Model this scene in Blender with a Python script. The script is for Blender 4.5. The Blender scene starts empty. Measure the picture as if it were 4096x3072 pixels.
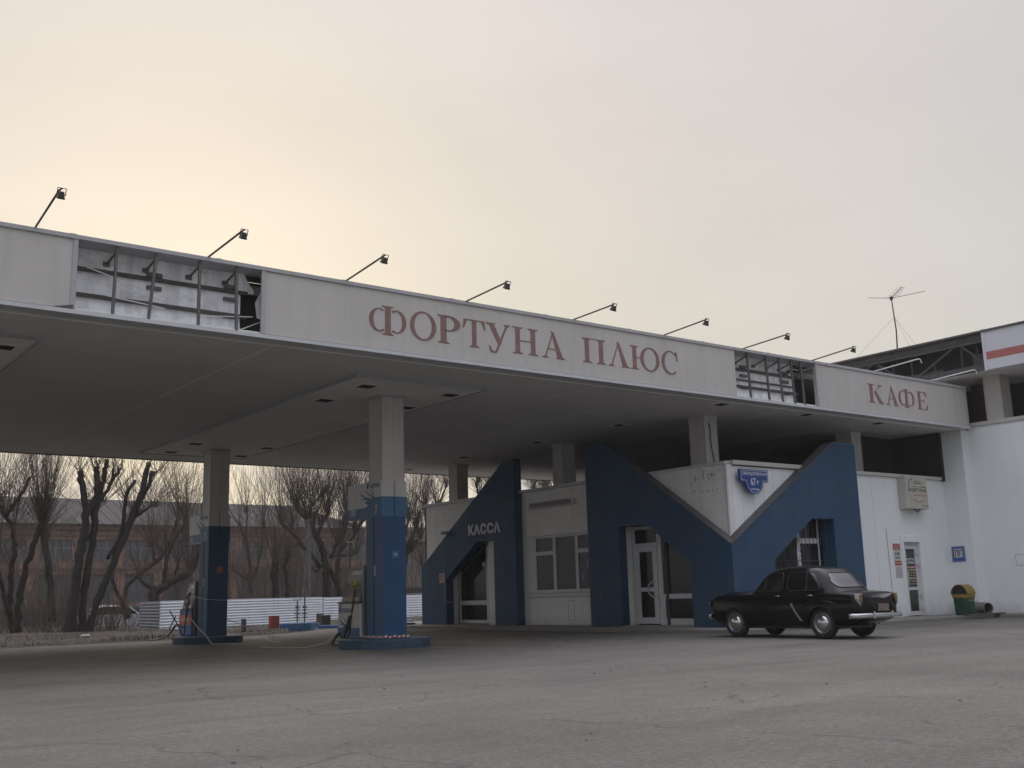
import bpy, math, random
from mathutils import Vector, Matrix
from math import radians as R, sin, cos, pi
sc = bpy.context.scene
rnd = random.Random(7)

# ---------------------------------------------------------------- camera
FPX, YAW, PIT, ROL, EYE = 1070.42, 0.655248, 0.1929101, -0.028275, 1.1
_f0 = Vector((sin(YAW), cos(YAW), 0)); _r0 = Vector((cos(YAW), -sin(YAW), 0)); _u0 = Vector((0, 0, 1))
VW = cos(PIT)*_f0 + sin(PIT)*_u0; _u1 = -sin(PIT)*_f0 + cos(PIT)*_u0
VR = cos(ROL)*_r0 + sin(ROL)*_u1; VU = -sin(ROL)*_r0 + cos(ROL)*_u1
CAM = Vector((0, 0, EYE))
cd = bpy.data.cameras.new("camera"); cam = bpy.data.objects.new("camera", cd); sc.collection.objects.link(cam)
cd.sensor_width = 36; cd.lens = FPX/1024*36; cd.clip_end = 2000; cd.clip_start = 0.05
cam.matrix_world = Matrix(((VR.x, VU.x, -VW.x, 0), (VR.y, VU.y, -VW.y, 0), (VR.z, VU.z, -VW.z, EYE), (0, 0, 0, 1)))
sc.camera = cam

# ---------------------------------------------------------------- sky, sun, exposure
SAZ, SEL = 20.0, 14.0
sdir = Vector((sin(R(SAZ))*cos(R(SEL)), cos(R(SAZ))*cos(R(SEL)), sin(R(SEL))))
w = bpy.data.worlds.new("World"); sc.world = w; w.use_nodes = True
nt = w.node_tree; nt.nodes.clear()
def wn(t, **k):
    n = nt.nodes.new(t)
    for a, b in k.items(): setattr(n, a, b)
    return n
L = nt.links.new
sky = wn('ShaderNodeTexSky', sky_type='NISHITA', sun_disc=False); sky.sun_elevation = R(SEL); sky.sun_rotation = R(SAZ)
sky.air_density = 1.5; sky.dust_density = 4
tc = wn('ShaderNodeTexCoord'); nrm = wn('ShaderNodeVectorMath', operation='NORMALIZE'); L(tc.outputs['Generated'], nrm.inputs[0])
dot = wn('ShaderNodeVectorMath', operation='DOT_PRODUCT'); L(nrm.outputs[0], dot.inputs[0]); dot.inputs[1].default_value = sdir
ramp = wn('ShaderNodeValToRGB'); L(dot.outputs['Value'], ramp.inputs[0])
SKYR = [(0.0, (.44, .46, .49)), (.55, (.56, .565, .59)), (.74, (.66, .648, .62)), (.88, (.745, .71, .65)), (.955, (.785, .74, .65)), (.985, (.87, .80, .67)), (1.0, (.94, .85, .70))]
el = ramp.color_ramp.elements
el[0].position = SKYR[0][0]; el[0].color = (*SKYR[0][1], 1); el[1].position = 1; el[1].color = (*SKYR[-1][1], 1)
for p_, c_ in SKYR[1:-1]:
    e_ = el.new(p_); e_.color = (*c_, 1)
# elevation tint: lilac high, cream low
sep = wn('ShaderNodeSeparateXYZ'); L(nrm.outputs[0], sep.inputs[0])
r2 = wn('ShaderNodeValToRGB'); L(sep.outputs['Z'], r2.inputs[0])
r2.color_ramp.elements[0].position = .12; r2.color_ramp.elements[0].color = (1.0, .99, .94, 1)
r2.color_ramp.elements[1].position = .55; r2.color_ramp.elements[1].color = (1.01, .975, 1.035, 1)
mul = wn('ShaderNodeMix', data_type='RGBA', blend_type='MULTIPLY'); mul.inputs['Factor'].default_value = 1
L(ramp.outputs[0], mul.inputs['A']); L(r2.outputs[0], mul.inputs['B'])
nz = wn('ShaderNodeTexNoise'); nz.inputs['Scale'].default_value = 2.2; nz.inputs['Detail'].default_value = 5
mp = wn('ShaderNodeMapping'); mp.inputs['Scale'].default_value = (1, 1, 3.5); L(nrm.outputs[0], mp.inputs[0]); L(mp.outputs[0], nz.inputs['Vector'])
cr = wn('ShaderNodeMapRange'); cr.inputs['From Min'].default_value = .3; cr.inputs['From Max'].default_value = .7
cr.inputs['To Min'].default_value = .955; cr.inputs['To Max'].default_value = 1.045; L(nz.outputs['Fac'], cr.inputs['Value'])
# cloud banks only close to the horizon
nz2 = wn('ShaderNodeTexNoise'); nz2.inputs['Scale'].default_value = 7; nz2.inputs['Detail'].default_value = 6; L(mp.outputs[0], nz2.inputs['Vector'])
c2 = wn('ShaderNodeMapRange'); c2.inputs['From Min'].default_value = .47; c2.inputs['From Max'].default_value = .60; L(nz2.outputs['Fac'], c2.inputs['Value'])
lo = wn('ShaderNodeMapRange'); lo.inputs['From Min'].default_value = .11; lo.inputs['From Max'].default_value = .17
lo.inputs['To Min'].default_value = .45; lo.inputs['To Max'].default_value = 0; L(sep.outputs['Z'], lo.inputs['Value'])
cm = wn('ShaderNodeMath', operation='MULTIPLY'); L(c2.outputs[0], cm.inputs[0]); L(lo.outputs[0], cm.inputs[1])
mul2 = wn('ShaderNodeVectorMath', operation='SCALE'); L(mul.outputs['Result'], mul2.inputs[0]); L(cr.outputs[0], mul2.inputs['Scale'])
cl = wn('ShaderNodeMix', data_type='RGBA'); L(cm.outputs[0], cl.inputs['Factor']); L(mul2.outputs[0], cl.inputs['A']); cl.inputs['B'].default_value = (.44, .44, .50, 1)
# overcast dome, with unseen sky overhead and behind the camera boosted as fill light
zb_n = wn('ShaderNodeMapRange', interpolation_type='SMOOTHSTEP'); zb_n.inputs['From Min'].default_value = .50; zb_n.inputs['From Max'].default_value = .85
zb_n.inputs['To Min'].default_value = 1; zb_n.inputs['To Max'].default_value = 4.3; L(sep.outputs['Z'], zb_n.inputs['Value'])
bk = wn('ShaderNodeVectorMath', operation='DOT_PRODUCT'); L(nrm.outputs[0], bk.inputs[0]); bk.inputs[1].default_value = (.61, .79, 0)
bkr = wn('ShaderNodeMapRange', interpolation_type='SMOOTHSTEP'); bkr.inputs['From Min'].default_value = .45; bkr.inputs['From Max'].default_value = -.2
bkr.inputs['To Min'].default_value = 1; bkr.inputs['To Max'].default_value = 1.3; L(bk.outputs['Value'], bkr.inputs['Value'])
mxm = wn('ShaderNodeMath', operation='MAXIMUM'); L(zb_n.outputs[0], mxm.inputs[0]); L(bkr.outputs[0], mxm.inputs[1])
dome = wn('ShaderNodeVectorMath', operation='SCALE'); L(cl.outputs['Result'], dome.inputs[0]); L(mxm.outputs[0], dome.inputs['Scale'])
SKS = 0.1
big = wn('ShaderNodeVectorMath', operation='SCALE'); L(dome.outputs[0], big.inputs[0]); big.inputs['Scale'].default_value = 1/SKS
mx = wn('ShaderNodeMix', data_type='RGBA'); mx.inputs['Factor'].default_value = .98; L(sky.outputs[0], mx.inputs['A']); L(big.outputs[0], mx.inputs['B'])
bg = wn('ShaderNodeBackground'); bg.inputs['Strength'].default_value = SKS; L(mx.outputs['Result'], bg.inputs[0])
wo = wn('ShaderNodeOutputWorld'); L(bg.outputs[0], wo.inputs[0])
sd = bpy.data.lights.new("sun", 'SUN'); sd.energy = 0.5; sd.angle = R(16); sd.color = (1, .88, .70)
so = bpy.data.objects.new("sun", sd); sc.collection.objects.link(so); so.rotation_euler = (-sdir).to_track_quat('-Z', 'Y').to_euler()
sc.view_settings.view_transform = 'Standard'; sc.view_settings.look = 'None'; sc.view_settings.exposure = 0; sc.view_settings.gamma = 1

# ---------------------------------------------------------------- helpers
def ray(px, py): return (px-512)*VR - (py-384)*VU + FPX*VW
def aty(q, Y): d = ray(*q); return CAM + d*(Y/d.y)
def atz(q, z): d = ray(*q); return CAM + d*((z-EYE)/d.z)
def Q1(x, y): return (x*.5305/4, (1780+y*.5305)/4)
def Q2(x, y): return ((900+x*.5305)/4, (1780+y*.5305)/4)
def Q3(x, y): return ((1700+x*.4822)/4, (1780+y*.4822)/4)

_m = {}
def mat(name, col, rough=.7, var=.12, scale=1.5, metal=0, streak=0, bump=0, bscale=60, spec=.5, tint=None, grime=0, coat=0):
    if name in _m: return _m[name]
    m = bpy.data.materials.new(name); m.use_nodes = True; t = m.node_tree; b = t.nodes['Principled BSDF']
    b.inputs['Roughness'].default_value = rough; b.inputs['Metallic'].default_value = metal
    b.inputs['Specular IOR Level'].default_value = spec; b.inputs['Coat Weight'].default_value = coat
    ge = t.nodes.new('ShaderNodeNewGeometry')
    n = t.nodes.new('ShaderNodeTexNoise'); n.inputs['Scale'].default_value = scale; n.inputs['Detail'].default_value = 6; n.inputs['Roughness'].default_value = .62
    t.links.new(ge.outputs['Position'], n.inputs['Vector'])
    r = t.nodes.new('ShaderNodeMapRange'); r.inputs['From Min'].default_value = .3; r.inputs['From Max'].default_value = .7
    r.inputs['To Min'].default_value = 1-var; r.inputs['To Max'].default_value = 1+var*.7
    t.links.new(n.outputs['Fac'], r.inputs['Value'])
    val = r.outputs[0]
    if streak:
        mp_ = t.nodes.new('ShaderNodeMapping'); mp_.inputs['Scale'].default_value = (4, 4, .22); t.links.new(ge.outputs['Position'], mp_.inputs[0])
        n2 = t.nodes.new('ShaderNodeTexNoise'); n2.inputs['Scale'].default_value = 1.6; n2.inputs['Detail'].default_value = 5; t.links.new(mp_.outputs[0], n2.inputs['Vector'])
        r3 = t.nodes.new('ShaderNodeMapRange'); r3.inputs['From Min'].default_value = .45; r3.inputs['From Max'].default_value = .75
        r3.inputs['To Min'].default_value = 1; r3.inputs['To Max'].default_value = 1-streak; t.links.new(n2.outputs['Fac'], r3.inputs['Value'])
        mm = t.nodes.new('ShaderNodeMath'); mm.operation = 'MULTIPLY'; t.links.new(val, mm.inputs[0]); t.links.new(r3.outputs[0], mm.inputs[1]); val = mm.outputs[0]
    if grime:      # splashed dirt in the lowest decimetres above the ground
        sp_ = t.nodes.new('ShaderNodeSeparateXYZ'); t.links.new(ge.outputs['Position'], sp_.inputs[0])
        n3 = t.nodes.new('ShaderNodeTexNoise'); n3.inputs['Scale'].default_value = 3.5; n3.inputs['Detail'].default_value = 5; t.links.new(ge.outputs['Position'], n3.inputs['Vector'])
        ad = t.nodes.new('ShaderNodeMath'); ad.operation = 'MULTIPLY_ADD'; t.links.new(n3.outputs['Fac'], ad.inputs[0]); ad.inputs[1].default_value = -.7; t.links.new(sp_.outputs['Z'], ad.inputs[2])
        r4 = t.nodes.new('ShaderNodeMapRange'); r4.inputs['From Min'].default_value = -.35; r4.inputs['From Max'].default_value = .15
        r4.inputs['To Min'].default_value = 1-grime; r4.inputs['To Max'].default_value = 1; t.links.new(ad.outputs[0], r4.inputs['Value'])
        mm = t.nodes.new('ShaderNodeMath'); mm.operation = 'MULTIPLY'; t.links.new(val, mm.inputs[0]); t.links.new(r4.outputs[0], mm.inputs[1]); val = mm.outputs[0]
    sv = t.nodes.new('ShaderNodeVectorMath'); sv.operation = 'SCALE'; sv.inputs[0].default_value = col[:3]; t.links.new(val, sv.inputs['Scale'])
    out = sv.outputs[0]
    if tint:
        mi = t.nodes.new('ShaderNodeMix'); mi.data_type = 'RGBA'; n4 = t.nodes.new('ShaderNodeTexNoise'); n4.inputs['Scale'].default_value = scale*2.3; n4.inputs['Detail'].default_value = 4
        t.links.new(ge.outputs['Position'], n4.inputs['Vector'])
        r5 = t.nodes.new('ShaderNodeMapRange'); r5.inputs['From Min'].default_value = .5; r5.inputs['From Max'].default_value = .65; t.links.new(n4.outputs['Fac'], r5.inputs['Value'])
        t.links.new(r5.outputs[0], mi.inputs['Factor']); t.links.new(out, mi.inputs['A']); mi.inputs['B'].default_value = (*tint, 1); out = mi.outputs['Result']
    t.links.new(out, b.inputs['Base Color'])
    if bump:
        nb = t.nodes.new('ShaderNodeTexNoise'); nb.inputs['Scale'].default_value = bscale; nb.inputs['Detail'].default_value = 4; t.links.new(ge.outputs['Position'], nb.inputs['Vector'])
        bp = t.nodes.new('ShaderNodeBump'); bp.inputs['Strength'].default_value = bump; bp.inputs['Distance'].default_value = .02
        t.links.new(nb.outputs['Fac'], bp.inputs['Height']); t.links.new(bp.outputs[0], b.inputs['Normal'])
    _m[name] = m; return m

M_fascia = mat('fascia_paint', (.465, .448, .422), .6, .05, .6, streak=.09)
M_trim = mat('trim_white', (.50, .515, .535), .5, .08, 3)
M_coping = mat('dark_coping', (.085, .085, .09), .6, .12, 3)
M_cap = mat('cap_metal', (.36, .36, .37), .5, .08, 3)
M_soffit = mat('soffit_panel', (.65, .64, .61), .75, .06, .5)
M_soffit2 = mat('soffit_panel_band', (.80, .78, .73), .7, .05, .6)
M_col = mat('column_cladding', (.50, .48, .45), .6, .05, 1.5, streak=.08)
M_blue = mat('blue_wall_paint', (.014, .056, .120), .62, .16, .9, streak=.2, grime=.4, bump=.15, bscale=25, tint=(.026, .058, .098))
M_bluecol = mat('blue_column_paint', (.013, .068, .165), .5, .10, 1.2, streak=.08)
M_bluelt = mat('blue_sign_light', (.04, .13, .24), .5, .06, 1.5)
M_blueisl = mat('blue_kerb_paint', (.022, .060, .10), .75, .25, 3, bump=.3, bscale=30, tint=(.045, .065, .085))
M_white = mat('white_wall', (.74, .765, .77), .7, .04, .9, streak=.03, grime=.28)
M_white2 = mat('white_panel', (.72, .71, .685), .6, .06, 1.2, streak=.12, grime=.3)
M_dirty = mat('dirty_white', (.84, .86, .89), .75, .16, 2.2, streak=.3, tint=(.62, .62, .62))
M_frame = mat('window_frame_white', (.55, .555, .57), .5, .07, 3)
M_glass = mat('dark_glass', (.012, .013, .014), .08, .1, 1, spec=.25)
M_steel = mat('grey_steel', (.11, .105, .10), .55, .25, 6, metal=.2)
M_rail = mat('rusty_rail', (.07, .062, .055), .7, .3, 5)
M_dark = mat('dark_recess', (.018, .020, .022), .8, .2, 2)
M_black = mat('black_plastic', (.015, .015, .016), .45, .1, 3)
M_red = mat('faded_red_letter', (.215, .115, .105), .6, .2, 5)
M_redbr = mat('red_stripe', (.34, .10, .09), .5, .05, 3)
M_wing = mat('wing_fascia', (.50, .51, .55), .45, .05, .8)
M_lamp = mat('floodlight_metal', (.04, .037, .034), .5, .2, 8)
M_pole = mat('arm_steel', (.085, .07, .055), .6, .25, 8)
M_paleP = mat('pale_arm', (.62, .62, .62), .5, .1, 8)
M_wtxt = mat('white_lettering', (.62, .62, .60), .6, .1, 12)
M_chrome = mat('chrome', (.58, .58, .59), .2, .12, 6, metal=1)
M_car = mat('black_car_paint', (.0035, .0035, .004), .2, .3, 3, spec=.27)
M_tyre = mat('tyre_rubber', (.014, .014, .014), .85, .2, 10)
M_bark = mat('bark', (.026, .021, .018), .95, .35, 4, bump=.8, bscale=18)
M_twig = mat('twig_bark', (.078, .060, .048), .9, .3, 4)  # haze put into the colour: twigs lightened
M_rope = mat('barrier_rope', (.55, .55, .54), .7, .1, 10)
M_conc = mat('concrete', (.27, .26, .25), .9, .2, 2, bump=.3)

def tag(o, label=None, cat=None, group=None, kind=None):
    if label: o['label'] = label
    if cat: o['category'] = cat
    if group: o['group'] = group
    if kind: o['kind'] = kind
    return o
def thing(name, loc, label, cat, group=None, rz=0):
    o = bpy.data.objects.new(name, None); sc.collection.objects.link(o); o.location = loc; o.rotation_euler = (0, 0, rz)
    o.empty_display_size = .3
    return tag(o, label, cat, group)
def root(o):
    while o.parent: o = o.parent
    return o
class MB:
    def __init__(s): s.v = []; s.f = []; s.mi = []; s.cur = 0
    def add(s, vs, fs):
        b = len(s.v); s.v += [tuple(x) for x in vs]
        for f in fs: s.f.append(tuple(b+i for i in f)); s.mi.append(s.cur)
        return s
    def box(s, x0, x1, y0, y1, z0, z1):
        return s.add([(x, y, z) for x in (x0, x1) for y in (y0, y1) for z in (z0, z1)], [(0, 1, 3, 2), (4, 6, 7, 5), (0, 4, 5, 1), (2, 3, 7, 6), (0, 2, 6, 4), (1, 5, 7, 3)])
    def obox(s, o, u, v, n, a, b, c):      # box spanned from o by unit vectors u,v,n
        o = Vector(o); u = Vector(u)*a; v = Vector(v)*b; n = Vector(n)*c
        return s.add([o+u*i+v*j+n*k for i in (0, 1) for j in (0, 1) for k in (0, 1)], [(0, 1, 3, 2), (4, 6, 7, 5), (0, 4, 5, 1), (2, 3, 7, 6), (0, 2, 6, 4), (1, 5, 7, 3)])
    def prism(s, P0, P1):                   # two matching outlines, capped
        n = len(P0); return s.add(list(P0)+list(P1), [tuple(range(n))[::-1], tuple(range(n, 2*n))]+[(i, (i+1) % n, n+(i+1) % n, n+i) for i in range(n)])
    def tube(s, pts, rs, n=6, cap=True):
        pts = [Vector(p) for p in pts]
        if not isinstance(rs, (list, tuple)): rs = [rs]*len(pts)
        b = len(s.v); k = len(pts)
        t0 = (pts[1]-pts[0]).normalized(); a = t0.orthogonal().normalized()
        for i, p in enumerate(pts):
            t = (pts[min(i+1, k-1)]-pts[max(i-1, 0)])
            if t.length < 1e-9: t = t0
            t.normalize(); a = (a-t*a.dot(t)); a = a.normalized() if a.length > 1e-6 else t.orthogonal().normalized()
            c = t.cross(a)
            for j in range(n):
                g = 2*pi*j/n; s.v.append(tuple(p+(a*cos(g)+c*sin(g))*rs[i]))
        for i in range(k-1):
            for j in range(n):
                s.f.append((b+i*n+j, b+i*n+(j+1) % n, b+(i+1)*n+(j+1) % n, b+(i+1)*n+j)); s.mi.append(s.cur)
        if cap and n > 2:
            s.f.append(tuple(b+j for j in range(n))[::-1]); s.f.append(tuple(b+(k-1)*n+j for j in range(n))); s.mi += [s.cur]*2
        return s
    def cyl(s, p0, p1, r, n=16, r1=None): return s.tube([p0, p1], [r, r if r1 is None else r1], n)
    def lathe(s, prof, c, n=24, ax='z'):    # prof: (radius, height) open polyline around an axis
        b = len(s.v); c = Vector(c)
        for r_, h_ in prof:
            for j in range(n):
                g = 2*pi*j/n; a_, b_ = r_*cos(g), r_*sin(g)
                s.v.append(tuple(c+(Vector((a_, b_, h_)) if ax == 'z' else Vector((a_, h_, b_)) if ax == 'y' else Vector((h_, a_, b_)))))
        for i in range(len(prof)-1):
            for j in range(n): s.f.append((b+i*n+j, b+i*n+(j+1) % n, b+(i+1)*n+(j+1) % n, b+(i+1)*n+j)); s.mi.append(s.cur)
        return s
    def build(s, name, m, parent=None, smooth=False, local=False, bev=0, fix=True):
        me = bpy.data.meshes.new(name); me.from_pydata([tuple(v) for v in s.v], [], s.f); 
        ms = m if isinstance(m, (list, tuple)) else [m]
        for x in ms: me.materials.append(x)
        if len(ms) > 1: me.polygons.foreach_set('material_index', s.mi)
        me.update(); o = bpy.data.objects.new(name, me); sc.collection.objects.link(o)
        if fix:
            import bmesh
            bm = bmesh.new(); bm.from_mesh(me); bmesh.ops.recalc_face_normals(bm, faces=bm.faces); bm.to_mesh(me); bm.free()
        if parent is None:
            xs = [v.co for v in me.vertices]
            c = Vector(((min(v.x for v in xs)+max(v.x for v in xs))/2, (min(v.y for v in xs)+max(v.y for v in xs))/2, min(v.z for v in xs)))
        else:
            c = Vector((0, 0, 0)) if local else Vector(root(parent).location)
        me.transform(Matrix.Translation(-c))
        if parent is None: o.location = c
        else: o.parent = parent
        if smooth: me.polygons.foreach_set('use_smooth', [True]*len(me.polygons)); me.update()
        if bev:
            b_ = o.modifiers.new('bevel', 'BEVEL'); b_.width = bev; b_.segments = 2; b_.limit_method = 'ANGLE'; b_.angle_limit = R(40)
        return o
class Frame:    # a drawing plane: origin, right, up, outward normal
    def __init__(s, o, u, n): s.o = Vector(o); s.u = Vector(u); s.w = Vector((0, 0, 1)); s.n = Vector(n)
    def p(s, a, z, d=0): return s.o+s.u*a+s.w*z+s.n*d
def FL(X): return Frame((X, 0, 0), (0, -1, 0), (-1, 0, 0))     # faces -X; a = -y
def FF(Y): return Frame((0, Y, 0), (1, 0, 0), (0, -1, 0))      # faces -Y; a = x
def plate(mb, fr, poly, d0, d1): return mb.prism([fr.p(a, z, d0) for a, z in poly], [fr.p(a, z, d1) for a, z in poly])
def prect(mb, fr, a0, a1, z0, z1, d0, d1): return plate(mb, fr, [(a0, z0), (a1, z0), (a1, z1), (a0, z1)], d0, d1)
def wallholes(mb, fr, a0, a1, z0, z1, d0, d1, holes):     # wall with rectangular openings, cut in columns
    xs = sorted({a0, a1, *[h for q in holes for h in q[:2]]})
    for i in range(len(xs)-1):
        c = (xs[i]+xs[i+1])/2; hs = sorted([h for h in holes if h[0] < c < h[1]], key=lambda h: h[2]); z = z0
        for h in hs:
            if h[2] > z+1e-4: prect(mb, fr, xs[i], xs[i+1], z, h[2], d0, d1)
            z = h[3]
        if z < z1-1e-4: prect(mb, fr, xs[i], xs[i+1], z, z1, d0, d1)
    return mb
def text(name, s_, fr, a0, a1, z0, z1, m, parent, d=.004, th=.004, bold=0, space=1, slant=0):
    cu = bpy.data.curves.new('t', 'FONT'); cu.body = s_; cu.size = 1; cu.offset = bold; cu.space_character = space; cu.resolution_u = 3; cu.shear = slant
    ob = bpy.data.objects.new('t', cu); sc.collection.objects.link(ob); dg = bpy.context.evaluated_depsgraph_get()
    me = bpy.data.meshes.new_from_object(ob.evaluated_get(dg)); vs = [v.co.copy() for v in me.vertices]; fs = [tuple(p.vertices) for p in me.polygons]
    bpy.data.objects.remove(ob); bpy.data.curves.remove(cu)
    x0, x1 = min(v.x for v in vs), max(v.x for v in vs); y0, y1 = min(v.y for v in vs), max(v.y for v in vs)
    mb = MB(); P = [(a0+(v.x-x0)/(x1-x0)*(a1-a0), z0+(v.y-y0)/(y1-y0)*(z1-z0)) for v in vs]
    n = len(P); mb.add([fr.p(a, z, d+th) for a, z in P], fs)
    # side walls so that the letters have thickness
    ec = {}
    for f in fs:
        for i in range(len(f)):
            e = (f[i], f[(i+1) % len(f)]); k = (min(e), max(e)); ec[k] = None if k in ec else e
    b = len(mb.v); mb.add([fr.p(a, z, d) for a, z in P], [])
    for e in ec.values():
        if e: mb.f.append((e[1], e[0], e[0]+b, e[1]+b)); mb.mi.append(0)
    return mb.build(name, m, parent, fix=False)

# ---------------------------------------------------------------- ground
def S(t): t = max(0, min(1, t)); return t*t*(3-2*t)
def gz(x, y): return -.1*S((y-23)/8)*(1-S((x-15)/5))
def asphalt():
    m = bpy.data.materials.new('asphalt'); m.use_nodes = True; t = m.node_tree; b = t.nodes['Principled BSDF']; b.inputs['Roughness'].default_value = .9
    N = t.nodes.new; LK = t.links.new; ge = N('ShaderNodeNewGeometry')
    def noise(sc_, det=5, dist=0, vec=None, rg=.6):
        n = N('ShaderNodeTexNoise'); n.inputs['Scale'].default_value = sc_; n.inputs['Detail'].default_value = det; n.inputs['Distortion'].default_value = dist; n.inputs['Roughness'].default_value = rg
        LK(vec or ge.outputs['Position'], n.inputs['Vector']); return n.outputs['Fac']
    def mr(v, a, b_, c, d):
        r = N('ShaderNodeMapRange'); r.inputs['From Min'].default_value = a; r.inputs['From Max'].default_value = b_; r.inputs['To Min'].default_value = c; r.inputs['To Max'].default_value = d; LK(v, r.inputs['Value']); return r.outputs[0]
    def mul_(a, b_):
        r = N('ShaderNodeMath'); r.operation = 'MULTIPLY'; LK(a, r.inputs[0]); LK(b_, r.inputs[1]); return r.outputs[0]
    mpn = N('ShaderNodeMapping'); mpn.inputs['Rotation'].default_value = (0, 0, -.6); mpn.inputs['Scale'].default_value = (.25, 1.3, 1); LK(ge.outputs['Position'], mpn.inputs[0])
    v = mr(noise(.22, 6), .32, .68, .74, 1.18)
    v = mul_(v, mr(noise(.9, 4, vec=mpn.outputs[0]), .35, .7, 1.07, .86))
    v = mul_(v, mr(noise(2.6, 6, rg=.7), .3, .72, .88, 1.10))
    v = mul_(v, mr(noise(17, 4, rg=.8), .33, .67, .62, 1.36))
    v = mul_(v, mr(noise(95, 2), .36, .64, .62, 1.42))
    # cracks: edges of a warped voronoi pattern, thinned out by a mask
    wv = N('ShaderNodeTexNoise'); wv.inputs['Scale'].default_value = 1.3; wv.inputs['Detail'].default_value = 5; LK(ge.outputs['Position'], wv.inputs['Vector'])
    av = N('ShaderNodeVectorMath'); av.operation = 'MULTIPLY_ADD'; LK(wv.outputs['Color'], av.inputs[0]); av.inputs[1].default_value = (.9, .9, 0); LK(ge.outputs['Position'], av.inputs[2])
    vo = N('ShaderNodeTexVoronoi'); vo.feature = 'DISTANCE_TO_EDGE'; vo.inputs['Scale'].default_value = .36; LK(av.outputs[0], vo.inputs['Vector'])
    c = mr(vo.outputs['Distance'], .0, .008, 0, 1); msk = mr(noise(.45, 3), .45, .54, 0, 1)
    mx_ = N('ShaderNodeMath'); mx_.operation = 'MAXIMUM'; inv = mr(msk, 0, 1, 1, 0); LK(c, mx_.inputs[0]); LK(inv, mx_.inputs[1]); ck = mx_.outputs[0]
    v = mul_(v, mr(ck, 0, 1, .55, 1))
    # scattered dark pebbles and spots
    vp = N('ShaderNodeTexVoronoi'); vp.inputs['Scale'].default_value = 2.3; vp.inputs['Randomness'].default_value = 1; LK(ge.outputs['Position'], vp.inputs['Vector'])
    v = mul_(v, mr(vp.outputs['Distance'], .018, .04, .6, 1))
    vs = N('ShaderNodeTexNoise'); vs.inputs['Scale'].default_value = .55; vs.inputs['Detail'].default_value = 4; LK(mpn.outputs[0], vs.inputs['Vector'])
    v = mul_(v, mr(vs.outputs['Fac'], .62, .72, 1, .72))
    # canopy shade painted into the asphalt round the pumps, along with oily wear
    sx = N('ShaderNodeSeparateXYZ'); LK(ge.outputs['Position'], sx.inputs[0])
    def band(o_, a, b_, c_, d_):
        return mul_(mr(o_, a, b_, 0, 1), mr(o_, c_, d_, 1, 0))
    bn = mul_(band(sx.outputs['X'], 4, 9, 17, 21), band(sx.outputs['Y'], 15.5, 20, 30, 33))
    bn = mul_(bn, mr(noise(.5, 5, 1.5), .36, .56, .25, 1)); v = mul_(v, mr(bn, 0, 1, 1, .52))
    sv = N('ShaderNodeVectorMath'); sv.operation = 'SCALE'; sv.inputs[0].default_value = (.130, .122, .107); LK(v, sv.inputs['Scale']); LK(sv.outputs[0], b.inputs['Base Color'])
    bp = N('ShaderNodeBump'); bp.inputs['Strength'].default_value = .55; bp.inputs['Distance'].default_value = .012; LK(v, bp.inputs['Height']); LK(bp.outputs[0], b.inputs['Normal'])
    return m
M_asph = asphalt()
mb = MB(); xs = [-400, -100, -30, -10, 0, 4, 8, 10, 12, 14, 15, 16, 17, 18, 19, 20, 21, 24, 32, 60, 150, 400]; ys = [-400, -100, -20, 0, 10, 18, 22, 23, 24, 25, 26, 27, 28, 29, 30, 31, 33, 37, 60, 150, 400, 900]
for x in xs:
    for y in ys: mb.v.append((x, y, gz(x, y)-.25*S((y-36)/10)))
ny = len(ys)
for i in range(len(xs)-1):
    for j in range(ny-1): mb.f.append((i*ny+j, (i+1)*ny+j, (i+1)*ny+j+1, i*ny+j+1)); mb.mi.append(0)
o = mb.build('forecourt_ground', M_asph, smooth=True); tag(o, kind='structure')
# verge: rough soil and dead grass beyond the forecourt
M_soil = mat('soil', (.036, .031, .026), .95, .4, 1.6, bump=1, bscale=9, tint=(.075, .055, .036))
mb = MB(); nx, ny = 90, 60; X0, X1, Y0, Y1 = -30, 70, 35.2, 140
vr = random.Random(3)
for i in range(nx+1):
    for j in range(ny+1):
        x = X0+(X1-X0)*i/nx; yb = Y0+ (1.2*S((x-16)/5)*1.0 if x > 16 else 0); y = yb+(Y1-yb)*(j/ny)**1.8
        z = -.09+.10*S((y-35.2)/.9)+vr.uniform(-.03, .03)*(j > 0)+.12*S((y-38)/6)*S((18-x)/6)-.05
        if j == 0: z = -.30
        mb.v.append((x, y, z))
for i in range(nx):
    for j in range(ny): mb.f.append((i*(ny+1)+j, (i+1)*(ny+1)+j, (i+1)*(ny+1)+j+1, i*(ny+1)+j+1)); mb.mi.append(0)
tag(mb.build('verge', M_soil, smooth=True), kind='structure')
# raised pavement along the building
M_pave = mat('pavement_concrete', (.19, .178, .163), .9, .2, 1.5, bump=.4, bscale=30)
mb = MB(); pl = [(20.0, 37.5), (20.0, 17.35), (30.9, 17.2), (31.0, -14), (34, -14), (34, 37.5)]
mb.prism([(x, y, -.2) for x, y in pl], [(x, y, .1) for x, y in pl]); tag(mb.build('pavement', M_pave, bev=.02), kind='structure')

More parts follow.
